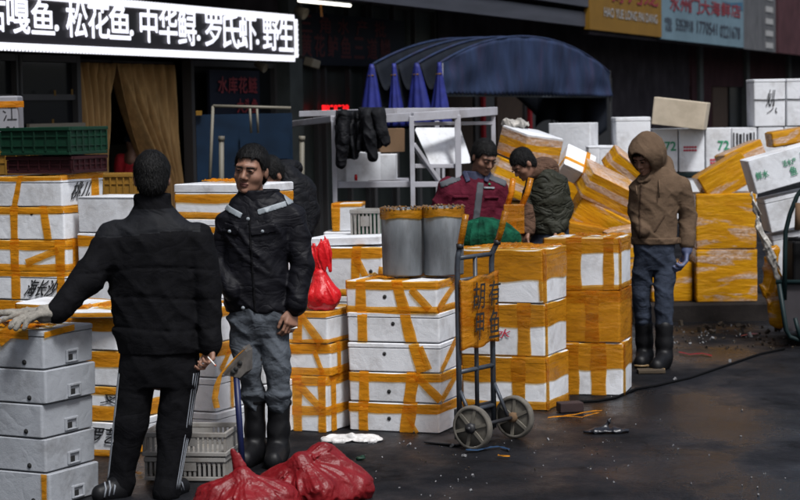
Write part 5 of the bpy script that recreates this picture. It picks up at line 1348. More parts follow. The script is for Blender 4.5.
p.soft('sleeve', chain([aL[1] + (0, 0, .02), aL[2]], [.062, .054], k=.04), M['brown_knit'], .009, .03, folds(.009, 8, 16, 1.))
p.soft('hood', [rc(L(534, 171, -.05), L(550, 172, .04), .058, .066), el(L(544, 167, .04), (.105, .11, .075)), rc(L(529, 176, -.1), L(538, 168, .02), .034, .048)], M['brown_knit'], .008, .04, folds(.010, 9, 9, 5.))
p.soft('jeans', [loft([S(262, 531, 570, .115), S(228, 531, 569, .125)])] + chain(lL, [.09, .075, .06]) + chain(lR, [.09, .075, .06]), M['jeans'], .012, .03)
for leg in (lL, lR):
    a = np.array(leg[2]); a[2] = .05; p.soft('shoe', [rc(a + (.04, .02, 0), a + (-.10, -.04, -.01), .05, .04)], M['rubber'], .009, .02)

# ---------------------------------------------------------------- 6: the man bending behind the facing one
p = Person('man in black hooded coat bending, mostly hidden behind the man facing the camera', 291, 392)
L, S = p.L, p.sec
hc = L(270, 176, -.10); HR = rotm(-48, 30, 0)
aL = [L(279, 186), L(274, 215, -.1), L(270, 240, -.2)]; aR = [L(304, 188), L(309, 214, .0), L(300, 240, -.1)]
lL = [L(284, 262), L(284, 322), L(284, 386)]; lR = [L(303, 262), L(303, 322), L(303, 386)]
p.soft('body', head_prims(hc, HR, 1.0, L(281, 182, .0)) + chain([L(290, 186), L(293, 220), L(294, 262)], [.09, .1, .1]) + chain(aL, [.05, .045, .035]) + chain(aR, [.05, .045, .035]) + chain(lL, [.07, .055, .04]) + chain(lR, [.07, .055, .04]) + [rc(L(290, 186), aL[0], .05), rc(L(290, 186), aR[0], .05)]
       + hand_prims(aL[2], (-.2, -.4, -.7), (.8, .2, -.3), -1) + hand_prims(aR[2], (-.2, -.4, -.7), (-.8, .2, -.3), 1), M['skin'], .008, .02)
head_extras(hc, HR, 1.0, p.root, fringe=.055, side=.0, eyes=False)
p.soft('coat', [loft([S(262, 272, 315, .14), S(235, 273, 314, .15), S(210, 272, 314, .15), S(195, 272, 313, .145), S(182, 273, 309, .13), S(172, 277, 301, .11), S(165, 281, 294, .08)])] + chain(aL, [.075, .07, .055], k=.04) + chain(aR, [.078, .07, .056], k=.04), M['black_nylon'], .01, .03, folds(.011, 8, 13, 3.7))
p.soft('hood', [rc(L(276, 172, -.04), L(294, 168, .08), .055, .06), el(L(285, 168, .05), (.09, .10, .055))], M['black_nylon'], .009, .04, folds(.01, 9, 9, 5.))
p.soft('trousers', [loft([S(275, 275, 312, .115), S(250, 275, 313, .125)])] + chain(lL, [.09, .075, .06]) + chain(lR, [.09, .075, .06]), M['black_cloth'], .012, .03)
for leg in (lL, lR):
    a = np.array(leg[2]); a[2] = .05; p.soft('shoe', [rc(a + (.04, .02, 0), a + (-.10, -.06, -.01), .05, .04)], M['rubber'], .009, .02)

# ---------------------------------------------------------------- 7: far figure in the doorway
p = Person('distant figure in navy cap and red top standing between the curtains', 132, 309)
L, S = p.L, p.sec
hc = L(134.5, 146, -.02); HR = rotm(150, 10, 0)
aL = [L(122, 161), L(120, 185), L(124, 204, -.1)]; aR = [L(143, 161), L(145, 185), L(141, 204, -.1)]
lL = [L(124, 232), L(123, 282), L(123, 330)]; lR = [L(138, 232), L(139, 282), L(139, 330)]
p.soft('body', head_prims(hc, HR, .95) + chain([L(132, 160), L(131, 195), L(131, 230)], [.09, .1, .1]) + chain(aL, [.05, .045, .035]) + chain(aR, [.05, .045, .035]) + chain(lL, [.07, .055, .04]) + chain(lR, [.07, .055, .04]) + hand_prims(aL[2], (.1, -.2, -.9), (.9, .1, 0), -1) + hand_prims(aR[2], (-.1, -.2, -.9), (-.9, .1, 0), 1), M['skin'], .009, .025)
p.soft('cap', [el(hc + (0, .01, .06), (.095, .11, .075)), rc(hc + HR @ np.array((0, -.1, .035)), hc + HR @ np.array((0, -.15, .025)), .03, .02, (1, 1, 1.6))], M['navy_cap'], .008, .02)
p.soft('top', [loft([S(218, 120, 144, .12), S(180, 120, 144, .12), S(164, 121, 143, .11), S(156, 128, 140, .08)])] + chain(aL, [.075, .065, .055]) + chain(aR, [.075, .065, .055]), M['red_cloth'], .011, .03, folds(.01, 7, 9, 1.))
p.soft('trousers', [loft([S(245, 118, 145, .115), S(222, 118, 145, .125)])] + chain(lL, [.09, .075, .065]) + chain(lR, [.09, .075, .065]), M['black_cloth'], .013, .03)

# ================================================================== OTHER THINGS
# ---- hand truck
ht0 = G(473, 450); ang = math.radians(35)
HA = np.array([math.sin(ang), math.cos(ang), 0]); HB = np.array([math.cos(ang), -math.sin(ang), 0])
ht = thing('hand_truck', 'grey two-wheeled hand truck with a tape-wound board lettered in black', 'hand truck', tuple(ht0))
WR = .124
def hp(a, b, z): return HA * a + HB * b + UP * z          # a along the axle, b towards the wheels' side
for i, a in enumerate((0.0, .44)):
    c = hp(a, 0, WR)
    w = MB().lathe([(.103, -.018), (.110, -.022), (.120, -.018), (WR, -.008), (WR, .008), (.120, .018), (.110, .022), (.103, .018)], c, HA, 36).build('wheel', M['tyre'], ht, True)
    d = MB().lathe([(.02, -.008), (.104, -.010), (.105, .010), (.02, .008)], c, HA, 32); d.build('rim', M['wheel_grey'], w, True)
    sp = MB()
    for k in range(6):
        q = math.radians(60 * k + 15 + 9 * i); e = HB * math.cos(q) + UP * math.sin(q)
        sp.bar(c + e * .025 - HA * .013, c + e * .104 - HA * .013, .018, .010, tuple(HA))
    sp.build('spokes', M['wheel_grey'], w)
    MB().lathe([(.001, -.040), (.026, -.040), (.030, -.02), (.030, .02), (.026, .04), (.001, .04)], c, HA, 20).build('hub', M['dark_metal'] if i == 0 else M['cardboard'], w, True)
MB().tube([hp(-.05, 0, WR), hp(.49, 0, WR)], .011, 10).build('axle', M['dark_metal'], ht, True)
for i, a in enumerate((.045, .40)):
    k = 1 if i == 0 else 1.3
    path = [hp(a, -.115, .06), hp(a, -.115, .55), hp(a, -.115, 1.00), hp(a, -.110, 1.06), hp(a, -.095 + .02 * i, 1.12), hp(a, -.075 + .03 * i, 1.20), hp(a, -.052 + .035 * i, 1.30)]
    r = MB().tube(path[:3] + path[3:5], .0155, 12).build('rail', M['grey_steel'], ht, True)
    MB().tube(path[4:6] + [path[6]], [.017, .0185, .0185], 12).build('handle_grip', M['wrap_brown'], r, True)
    MB().tube([path[4] - UP * .012, path[4] + UP * .016], .0205, 12).build('grip_collar', M['dark_metal'], r, True)
    MB().tube([hp(a, -.115, .33), hp(a, -.02, WR + .01)], .011, 8).build('brace', M['grey_steel'], ht, True)
for z in (1.055, .93, .42, .19): MB().tube([hp(.045, -.113, z), hp(.40, -.113, z)], .013, 10).build('crossbar', M['grey_steel'], ht, True)
MB().tube([hp(.225, -.113, .06), hp(.225, -.113, 1.055)], .013, 10).build('centre_bar', M['grey_steel'], ht, True)
MB().box(hp(.22, -.13, .13), (.40, .014, .17), np.column_stack([HA, HB, UP])).build('heel_plate', M['dark_metal'], ht, bevel=.004)
MB().box(hp(.22, -.24, .012), (.38, .22, .010), np.column_stack([HA, HB, UP])).build('toe_plate', M['dark_metal'], ht, bevel=.003)
z0, z1 = .555, .945
def bsheet(u, v):
    return hp(.025 + .395 * u, -.095 + .012 * math.sin(u * 5) + .006 * random.random() + .012, z0 + (z1 - z0) * v + .008 * math.sin(u * 11 + 3 * v) + .02 * (u - .5))
bd = sheet('sign_board', bsheet, 18, 24, M['wrap_brown'], ht, .02)
bo_ = hp(.025, -.05, z0); rt = HA * 1.0
for ch, u, v, w, h in (('胡', .07, .54, .12, .15), ('有', .235, .56, .12, .14), ('甲', .09, .10, .085, .15), ('鱼', .235, .09, .11, .16)):
    glyphs('character', ch, bo_ + HA * u * .98 + UP * v * (z1 - z0) + HB * .004, HA, UP, w * .98, h, M['ink'], ht, .003, .004, skew=.12)

# a second truck's grips standing up behind the boxes
c = P(511, 230, 13.6)
o = thing('hand_truck', 'second hand truck behind the boxes, only its taped grips and cardboard showing', 'hand truck', (c[0], c[1], 0))
for i, (xa, xb) in enumerate(((507, 513), (521, 531))):
    a = P(xa, 207, 13.6 + i * .15) - (c[0], c[1], 0); b = P(xb, 178, 13.6 + i * .15) - (c[0], c[1], 0); f = np.array([a[0] - .02, a[1], .05])
    r = MB().tube([f, np.array([a[0] - .02, a[1], a[2] - .12]), a], .016, 10).build('rail', M['grey_steel'], o, True)
    MB().tube([a, (a + b) / 2 + (.01, 0, 0), b], .021, 10).build('handle_grip', M['tape'], r, True)
a = P(514, 219, 13.5) - (c[0], c[1], 0)
MB().box(a, (.14, .03, .20)).build('sign_board', M['wrap_brown'], o, bevel=.006)
MB().tube([P(505, 330, 13.6) - (c[0], c[1], 0), P(523, 330, 13.75) - (c[0], c[1], 0)], .014).build('crossbar', M['grey_steel'], o, True)
for i in range(2):
    MB().lathe([(.02, -.02), (.12, -.02), (.124, 0), (.12, .02), (.02, .02)], np.array([-.06 + .15 * i, .06 + .15 * i, .124]), (.6, .8, 0)).build('wheel', M['tyre'], o, True)

# ---- two grey tubs on the trays
sA = G(441, 434); zA = .89
def tub(label, xc, yb, Y, r, h):
    q = P(xc, yb, Y)
    o = thing('tub', label, 'tub', (q[0], q[1], q[2]))
    prof = [(.001, .002), (r * .95, .002), (r * .96, .01), (r * .985, h * .5), (r, h), (r - .006, h + .004), (r - .012, h), (r - .02, .02), (.001, .018)]
    MB().lathe(prof, n=48).build('body', M['grey_tub'], o, True)
    V, F = [], []; n = 56
    for j in range(4):
        for i in range(n):
            a = 2 * math.pi * i / n; rr = r + .004 + .003 * random.random(); z = h - .055 + .019 * j + .006 * math.sin(a * 3 + j) + .003 * random.random()
            V.append((rr * math.cos(a), rr * math.sin(a), z))
    F = [(j * n + i, j * n + (i + 1) % n, (j + 1) * n + (i + 1) % n, (j + 1) * n + i) for j in range(3) for i in range(n)]
    raw('rim_tape', V, F, M['wrap_brown'], o)
    cr_ = MB()
    for i in range(26):
        a = 2 * math.pi * i / 26 + random.random() * .2; cr_.box((r * .97 * math.cos(a), r * .97 * math.sin(a), h + .003), (.024, .012, .006 + .009 * random.random()), np.array(Euler((random.random(), random.random(), a)).to_matrix()))
    cr_.build('ragged_rim', M['cardboard'], o)
    return o
qz_ = P(402, 272, 11.82)
for lb, xc, hh in (('grey zinc tub with taped rim standing on the trays, left of the two', 402.5, .395), ('grey zinc tub with taped rim on the trays, nearer the hand truck', 444, .40)):
    o = tub(lb, xc, 272, 11.82, .122, hh); o.location.z = 5 * .0 + .170 + .170 + .168 + .172 + .176 + 5 * .007 + .012

# ---- plastic crates
def crate(label, loc, yaw, W, D, h, m, name='crate', wall=.012, rows=3, cols=6, group=None):
    o = thing(name, label, 'crate', loc, (0, 0, yaw), group)
    b = MB(); t = .006
    b.box((0, 0, .006), (W - .02, D - .02, .008))
    for s in (-1, 1):
        b.box((0, s * (D / 2 - .012), h / 2), (W - .03, t, h - .02)); b.box((s * (W / 2 - .012), 0, h / 2), (t, D - .03, h - .02))
    b.build('wall_panel', M[m], o)
    rm = MB()
    for s in (-1, 1):
        rm.box((0, s * (D / 2 - .008), h - .012), (W, .022, .022)); rm.box((s * (W / 2 - .008), 0, h - .0125), (.022, D - .04, .021))
        rm.box((0, s * (D / 2 - .011), .012), (W - .01, .016, .02)); rm.box((s * (W / 2 - .011), 0, .0125), (.016, D - .04, .019))
    rm.build('rim', M[m], o, bevel=.003)
    rb = MB()
    for s in (-1, 1):
        for i in range(cols + 1):
            x = -W / 2 + .012 + (W - .024) * i / cols; rb.box((x, s * (D / 2 - .006), h / 2), (.010, .012, h - .05))
            y = -D / 2 + .014 + (D - .028) * i / cols; rb.box((s * (W / 2 - .006), y, h / 2), (.012, .010, h - .05))
        for j in range(1, rows):
            z = h * j / rows; rb.box((0, s * (D / 2 - .007), z), (W - .03, .009, .007)); rb.box((s * (W / 2 - .007), 0, z), (.009, D - .03, .007))
    rb.build('ribs', M[m], o)
    return o
ckc = ck - uk * .0; th = math.radians(25)
cc = ck - uk * .205 + vk * .24
crate('dark maroon plastic crate under the green crate', (cc[0], cc[1], zk + .01), -th, .50, .40, .11, 'maroon_crate', rows=2)
crate('green plastic crate on top of the maroon crate', (cc[0] - .015, cc[1] - .01, zk + .126), -th - .02, .54, .42, .175, 'green_crate')
c = P(8, 166, 13.6); crate('yellow plastic crate behind the left taped boxes', (c[0], c[1], c[2] - .12), -.3, .5, .36, .22, 'yellow_crate')
c = P(8, 210, 13.7); foam_box('white foam box holding up the yellow crate behind the left boxes', .6, .45, P(8, 166, 13.6)[2] - .13, (c[0], 13.65, 0), (0, 0, -.3))
c = P(118, 188, 13.4); crate('small yellow plastic crate behind the box at the jacket shoulder', (c[0], c[1], c[2] - .1), -.2, .3, .3, .2, 'yellow_crate')
foam_box('white foam box under the small yellow crate', .4, .35, c[2] - .11, (c[0], c[1], 0), (0, 0, -.2))
# white card with an orange strip and black writing at the left edge
a, b = P(-6, 148, 14.2), P(17, 95, 14.2)
o = thing('card_box', 'white card box with orange strip and black pen writing at the left edge', 'box', ((a[0] + b[0]) / 2, a[1] + .12, a[2] - .005))
V, F = rsolid([(b[0] - a[0], .22, .012, 0), (b[0] - a[0], .22, .012, b[2] - a[2] - .01), (b[0] - a[0] - .02, .2, .012, b[2] - a[2])]); raw('body', V, F, M['paper'], o, False)
hw_ = b[2] - a[2]; w_ = (b[0] - a[0])
MB().box((.02, -.113, hw_ * .84), (w_ + .05, .005, .045)).build('tape_strip', M['tape'], o)
for s, x, z, w, h in (('江', -.02, .52, .10, .11), ('26', -.0, .26, .07, .06), ('鱼水鲜', -.05, .10, .13, .04)):
    glyphs('handwriting', s, (x, -.1105, hw_ * z), (1, 0, 0), (0, 0, 1), w, h, M['ink'], o, .002)
c = P(6, 150, 14.2); foam_box('foam box carrying the white card box at the left edge', .5, .4, a[2] - .015, (a[0] + .05, a[1] + .2, 0), (0, 0, 0), tapes=(('full', 'wrap'),))
# white basket near the bags
c0, c1 = G(148, 484), G(231, 481)
yw = math.atan2(c1[1] - c0[1], c1[0] - c0[0]); W_ = .43
def basket(label, loc, yaw, W, D, h):
    o = thing('basket', label, 'basket', loc, (0, 0, yaw), 'white slatted plastic baskets')
    rm = MB()
    for z, hh in ((h - .014, .026), (.012, .022)):
        for s in (-1, 1): rm.box((0, s * (D / 2 - .008), z), (W, .016, hh)); rm.box((s * (W / 2 - .008), 0, z), (.016, D - .034, hh))
    rm.build('rim', M['white_plastic'], o, bevel=.004)
    sl = MB()
    for s in (-1, 1):
        n = int(W / .026)
        for i in range(n + 1): sl.box((-W / 2 + .010 + (W - .02) * i / n, s * (D / 2 - .010), h / 2), (.013, .007, h - .05))
        n = int(D / .026)
        for i in range(n + 1): sl.box((s * (W / 2 - .010), -D / 2 + .012 + (D - .024) * i / n, h / 2), (.007, .013, h - .05))
        sl.box((0, s * (D / 2 - .008), h * .60), (W * .28, .010, h * .34))
    sl.build('slats', M['white_plastic'], o)
    MB().box((0, 0, .006), (W - .02, D - .02, .008)).build('base', M['white_plastic'], o)
    return o
m_ = (c0 + c1) / 2 + np.array([0, .18, 0])
basket('dirty white plastic basket on the ground, below the other', (m_[0], m_[1], .004), yw - .25, W_, .34, .125)
basket('dirty white plastic basket stacked on another beside the red bags', (m_[0], m_[1], .132), yw - .25, W_ + .015, .35, .125)
# crate with green inside behind the tubs
c = P(369, 238, 12.9)
basket('off-white plastic crate lined with green, left of the tubs', (c[0], c[1], c[2]), -.25, .20, .2, .19)
MB().box((0, 0, 0), (.15, .15, .14)).build('lining', M['green_net'], None, False, (c[0] + .005, c[1], c[2] + .10))
o = bpy.data.objects['lining']; tag(o, 'green bundle inside the off-white plastic crate', 'bundle'); o.name = 'green_bundle'
foam_box('foam box under the off-white plastic crate left of the tubs', .46, .4, c[2] - .006, (c[0], c[1] + .05, 0), (0, 0, -.3), tapes=(('band', .85, 1.0),))
c = P(349, 230, 14.8)
foam_box('white box with broad yellow tape beneath the rack', .22, .25, .2, (c[0], c[1], c[2]), (0, 0, -.1), tapes=(('vf', -.36, .06), ('band', .9, 1.02)), lid=0)
foam_box('plain foam box beneath the rack carrying the yellow taped one', .34, .3, c[2] - .004, (c[0], c[1], 0), (0, 0, -.1), lid=.03)

# ---- bags
def crease_bag(knot, amp, nr, seed, droop=.02):
    kx, ky, kz = knot
    def post(X, Y, Z, v):
        dx, dy, dz = X - kx, Y - ky, Z - kz
        th_ = np.arctan2(dy, dx); rr = np.sqrt(dx * dx + dy * dy + dz * dz)
        r1 = ridge(np.cos(th_) * nr + seed, np.sin(th_) * nr, rr * 3.0) ** 2
        r2 = ridge(np.cos(th_) * nr * 2.2 + seed * 2, np.sin(th_) * nr * 2.2, rr * 5) ** 2
        r3 = ridge(X * 11 + seed, Y * 11, Z * 11) ** 2
        r4 = ridge(X * 5 + seed * 3 + .8 * r3, Y * 5, Z * 6)
        fade = np.clip(rr / .12, .25, 1)
        return v + amp * fade * ((.45 - r1) + .6 * (.45 - ridge(np.cos(th_) * nr * 2.2 + seed * 2, np.sin(th_) * nr * 2.2, rr * 5) ** 3) + .55 * (.4 - r3) + 1.0 * (.6 - r4))
    return post
flat = lambda z=-.5: el((0, 0, z), (3, 3, abs(z)), op='sub', k=.01)
# front red bags: thin film drawn together at a knot, creases fanning out from it
def film(knot, amp, nr, seed):
    kx, ky, kz = knot
    def post(X, Y, Z, v):
        dx, dy, dz = X - kx, Y - ky, Z - kz
        rr = np.sqrt(dx * dx + dy * dy + dz * dz) + 1e-6; c_, s_ = dx / rr, dy / rr; t_ = dz / rr
        wob = .5 * vnoise(X * 9 + seed, Y * 9, Z * 9)
        a = ridge(c_ * nr + seed + wob, s_ * nr, t_ * nr) ; b = ridge(c_ * nr * 2.3 + seed + wob, s_ * nr * 2.3, t_ * nr * 2 + rr * 4)
        d = ridge(X * 7 + seed + wob * 2, Y * 7, Z * 8) ; e = ridge(X * 17 + seed, Y * 17 + wob * 3, Z * 17)
        f = np.clip(rr / .16, .3, 1)
        return v + amp * f * (1.1 * (.5 - a) + .7 * (.5 - b) + 1.2 * (.55 - d) + .45 * (.5 - e))
    return post
c = G(247, 510); o = thing('refuse_bag', 'dark red plastic bag on the ground with its knotted neck standing up', 'plastic bag', tuple(c), group='red plastic bags on the ground')
K = (-.015, -.02, .172)
soft('bag', [el((0, 0, .03), (.245, .17, .10)), rc(K, (-.15, .0, .06), .022, .075), rc(K, (.14, -.02, .06), .022, .085), rc(K, (.02, -.10, .04), .022, .08), rc(K, (0, .1, .05), .022, .08), rc(K, (-.13, -.06, .10), .015, .03), flat()], M['red_bag'], o, .0055, .04, film(K, .013, 5, 3.1))
soft('neck', [rc((-.018, -.02, .165), (-.028, -.02, .21), .015, .026, (1, 1.5, 1)), rc((-.028, -.02, .21), (-.055, -.02, .285), .028, .018, (1, 1.7, 1)), rc((-.018, -.02, .168), (-.019, -.02, .182), .022, .020)], M['red_bag'], o, .004, .012, folds(.012, 24, 5, 2.))
c = G(314, 499); o = thing('refuse_bag', 'larger dark red plastic bag lying on the ground toward the white bag', 'plastic bag', tuple(c), group='red plastic bags on the ground')
K = (-.06, -.05, .195)
soft('bag', [el((0, .03, .05), (.25, .19, .125)), rc(K, (.03, .02, .19), .03, .055), rc((.03, .02, .19), (.21, .02, .06), .055, .075), rc(K, (-.2, .0, .06), .03, .07), rc(K, (.02, -.10, .06), .03, .10), rc((.04, .03, .21), (.08, .05, .20), .035, .05), flat()], M['red_bag'], o, .0055, .04, film(K, .014, 4.5, 9.3))
soft('neck', [rc((-.07, -.06, .19), (-.02, -.055, .205), .018, .022, (1, 1.3, 1.4)), rc((-.02, -.055, .205), (.035, -.04, .225), .022, .012, (1, 1.3, 1.6))], M['red_bag'], o, .004, .012, folds(.010, 22, 12, 5.))
# bright red bag on the trays
c = cd - ud * .05 + vd * .12; q = P(323, 303, c[1])
o = thing('carrier_bag', 'bright red plastic bag standing on the trays with two knotted ears', 'plastic bag', (q[0], c[1], zd + .004))
soft('bag', [el((0, 0, .065), (.102, .09, .075)), rc((0, 0, .08), (-.014, 0, .20), .085, .042), flat()], M['bright_red_bag'], o, .005, .04, film((-.018, 0, .22), .010, 4, 1.7))
soft('handle', [rc((-.022, 0, .19), (-.052, .0, .30), .032, .046, (1, 2.0, 1)), rc((-.052, 0, .30), (-.048, 0, .375), .046, .016, (1, 2.0, 1))], M['bright_red_bag'], o, .0045, .02, folds(.014, 24, 4, 7.))
soft('handle', [rc((-.005, -.01, .19), (.015, -.01, .33), .034, .052, (1, 2.0, 1)), rc((.015, -.01, .33), (.0, -.01, .41), .052, .018, (1, 2.0, 1))], M['bright_red_bag'], o, .0045, .02, folds(.014, 24, 4, 4.))
# gloves lying on the tray by the gloved hand
zt = .160 * 4 + .185 + 5 * .007
c = P(16, 308, 9.75)
o = soft('work_glove', hand_prims((.06, 0, .018), (-1, .1, .02), (0, 0, -1), 1, (8, 10, 6, 12), 1.25, 35, .012) + [rc((.12, -.01, .02), (.06, 0, .02), .042, .04, (1, 1, 1.6))], M['glove'], None, .005, .012, folds(.004, 30, 30, 5.), (c[0], c[1], zt + .045))
tag(o, 'empty grey knit glove lying on the front tray beyond the gloved hand', 'glove')
# flat white bag on the ground
c = G(352, 441); o = soft('plastic_bag', [el((-.07, 0, .006), (.105, .07, .020)), el((.08, -.02, .006), (.10, .06, .019)), rc((-.12, .03, .018), (.0, .0, .030), .012, .016), rc((0, -.01, .022), (.14, .02, .014), .015, .008), flat()], M['white_bag'], None, .004, .015, lambda X, Y, Z, v: v + .014 * (.5 - ridge(X * 16 + 10 * Y, Y * 22, Z * 9) ** 1.5) + .008 * (.5 - ridge(X * 34, Y * 38 + 9 * X, Z * 20)), tuple(c))
tag(o, 'crumpled white plastic bag lying flat on the wet ground', 'plastic bag')
# black bag on the ground
c = G(606, 433); o = soft('plastic_bag', [el((0, 0, .012), (.13, .05, .022)), rc((-.02, 0, .02), (.03, .01, .085), .022, .008), flat()], M['black_bag'], None, .005, .02, folds(.010, 15, 15, 3.), tuple(c))
tag(o, 'small black plastic bag on the ground right of the stacks', 'plastic bag')
# green mesh cloth
c = P(488, 245, 13.5); zt_ = zq
o = soft('cloth', [el((-.03, 0, .04), (.155, .15, .11)), el((.09, -.03, .0), (.12, .13, .10)), el((-.10, -.05, .0), (.10, .12, .09)), el((0, 0, -.3), (3, 3, .27), op='sub', k=.01)], M['green_net'], None, .006, .06, crease_bag((-.05, .02, .2), .02, 1.8, 5.), (c[0], c[1] - .15, zt_ + .03))
tag(o, 'crumpled green mesh cloth heaped on boxes behind the tubs', 'cloth')

# ---- shovel standing on its handle
c = G(243, 478)
o = thing('shovel', 'blue-handled shovel stood on end with tape hanging from its torn blade', 'shovel', tuple(c))
a = P(236, 372, c[1] + .05) - c
MB().tube([(0, 0, .01), a], .0165, 12).build('handle', M['blue_pole'], o, True)
pts = [P(x, y, c[1] + .03) - c for x, y in ((222, 374), (243, 347), (246, 352), (246, 372), (240, 378), (228, 376))]
V = [tuple(v) for v in pts] + [tuple(v + (0.03, .05, .01)) for v in pts]; n = len(pts)
raw('blade', V, [tuple(range(n))[::-1], tuple(range(n, 2 * n))] + [(i, (i + 1) % n, n + (i + 1) % n, n + i) for i in range(n)], M['grey_board'], o, False)
for x, y in ((236, 369), (240, 363), (233, 372)):
    MB().lathe([(.001, .004), (.012, .003), (.013, 0)], P(x, y, c[1] + .024) - c, (0, -1, .1), 10).build('rivet', M['hole'], o, True)
e = [P(x, y, c[1] + .01) - c for x, y in ((245, 349), (236, 357), (226, 368), (220, 376), (217, 386), (215, 398), (217, 408))]
rib('tape_strip', e, [(0, -1, .1)] * len(e), [(.8, 0, .5)] * 4 + [(1, 0, 0.1)] * 3, .035, M['tape'], o, .004, .012)

# ---- white steel rack with hung clothes
rk0 = np.array([P(413, 200, 16.4)[0], 16.4, 0])
rack = thing('steel_rack', 'white painted steel rack with a long top frame behind the tubs', 'rack', tuple(rk0))
def rp(px, py, Y): return P(px, py, Y) - rk0
def rbar(name, pts, w=.038):
    mb = MB()
    for a, b in zip(pts[:-1], pts[1:]): mb.bar(a, b, w)
    return mb.build(name, M['white_metal'], rack, bevel=.004)
def post_(px, ytop, Y, w=.038):
    t = rp(px, ytop, Y); return rbar('post', [(t[0], t[1], 0.0), t], w)
post_(333.5, 121, 16.3); post_(411.5, 116, 16.2); post_(457.5, 115, 16.6, .05); post_(493, 112, 17.3); post_(437, 121, 17.6, .04)
rbar('top_rail', [rp(333, 121, 16.33), rp(411, 117, 16.23)], .07)
rbar('top_rail', [rp(333.5, 118.6, 16.37), rp(262, 128, 18.2)], .05)
rbar('top_rail', [rp(300, 114, 17.6), rp(396, 111, 17.3)], .05)
rbar('top_rail', [rp(411, 117, 16.27), rp(457, 114, 16.62), rp(494, 111, 17.33)], .07)
rbar('top_rail', [rp(396, 111, 17.36), rp(494, 110.4, 17.42)], .05)
rbar('cross_rail', [rp(412, 124, 16.27), rp(492, 123, 17.3)], .03)
rbar('middle_rail', [rp(334, 185, 16.36), rp(411, 184, 16.26)], .05)
rbar('middle_rail', [rp(412.5, 184.5, 16.28), rp(457, 184, 16.63)], .045)
rbar('diagonal_brace', [rp(413, 144, 16.24), rp(441, 184, 16.5)], .035)
rbar('lower_rail', [rp(414, 166, 16.30), rp(457, 166, 16.66)], .035)
a = rp(336, 184, 16.7); MB().box((a + rp(410, 184, 16.65)) / 2 + (0, .1, .03), (.60, .5, .012)).build('shelf', M['white_metal'], rack)
c = P(365, 182, 16.55)
foam_box('white box on the middle shelf of the steel rack, beneath the hung clothes', .315, .3, .24, (c[0] - .06, c[1] + .1, c[2] + .004), (0, 0, .35), lid=0)
foam_box('second white box on the shelf of the rack, to the right', .22, .3, .22, (c[0] + .155, c[1] + .16, c[2] + .004), (0, 0, -.06), lid=0)
c = P(391, 153, 16.9)
foam_box('brown carton on top of the white boxes on the rack shelf', .22, .22, .2, (c[0], c[1] + .05, P(365, 182, 16.55)[2] + .235), (0, 0, .1), name='carton', lid=0, m='cardboard')
b = MB(); pts = [P(x, y, Y) for x, y, Y in ((415, 130, 16.75), (459, 130, 17.05), (470, 163, 16.85), (431, 166, 16.5))]; q0 = pts[0]
V = [v - q0 for v in pts] + [v - q0 + np.array([.01, .035, .02]) for v in pts]
o = raw('foam_board', V, [(3, 2, 1, 0), (4, 5, 6, 7), (0, 1, 5, 4), (1, 2, 6, 5), (2, 3, 7, 6), (3, 0, 4, 7)], M['foam'], None, False, tuple(q0)); tag(o, 'white foam board leaning at a slant inside the steel rack', 'board')
c = P(352, 175, 16.5)
o = MB().lathe([(.001, 0), (.012, 0), (.013, .03), (.010, .05), (.001, .051)], (0, 0, 0)).build('red_jar', M['bright_red_bag'], None, True, tuple(P(356, 182, 16.38) + (0, 0, .012))); tag(o, 'tiny red jar in front of the white box on the rack', 'jar')
# clothes over the rail
def hung(label, x0, x1, ytop, hem, Y, seed, m, sleeves, name='hung_jacket'):
    org = P((x0 + x1) / 2, ytop, Y)
    o = thing(name, label, 'jacket', tuple(org))
    def f(u, v):
        px = x0 + (x1 - x0) * u + 1.5 * math.sin(v * 5 + seed) * (v > .5); h = hem(u)
        if v < .22:                                                # the back drop, then over the rail
            q = v / .22; p_ = P(px, ytop + 14 * (1 - q), Y + .16 - .06 * q)
        elif v < .36:
            q = (v - .22) / .14; p_ = P(px, ytop - 1.5 * math.sin(q * math.pi), Y + .10 - .20 * q)
        else:
            q = (v - .36) / .64; p_ = P(px + 2.0 * q * math.sin(u * 9 + seed), ytop + (h - ytop) * q, Y - .10 - .02 * q)
        w = .030 * math.sin(u * 15 + seed + 1.2 * math.sin(v * 4)) + .016 * math.sin(u * 37 + 3 * v + seed * 2) + .010 * math.sin(v * 26 + u * 14)
        return p_ - org + np.array([0, w * (1.0 if v > .36 else .4), 0])
    sheet('cloth', f, 46, 46, M[m], o, .022)
    for pts, r in sleeves:
        q = [P(*t) - org for t in pts]
        soft('sleeve', chain(q, r), M[m], o, .008, .02, folds(.012, 11, 13, seed))
hung('black coat draped over the left rail of the rack, hanging lower', 336, 361, 113, lambda u: 167 - 14 * u + 2 * math.sin(u * 11), 16.26, 2., 'black_nylon', [([(345, 116, 16.08), (343, 140, 16.04), (341, 163, 16.06)], [.055, .05, .045])])
hung('dark quilted jacket slung over the rack rail beside the coat', 359, 385, 110, lambda u: 150 + 5 * math.sin(u * 3.3) - 6 * u, 16.2, 6., 'black_yoke', [([(378, 114, 16.0), (382, 132, 15.98), (386, 142, 15.98)], [.058, .05, .042]), ([(366, 114, 16.02), (370, 136, 15.98), (373, 157, 16.0)], [.055, .05, .042])])
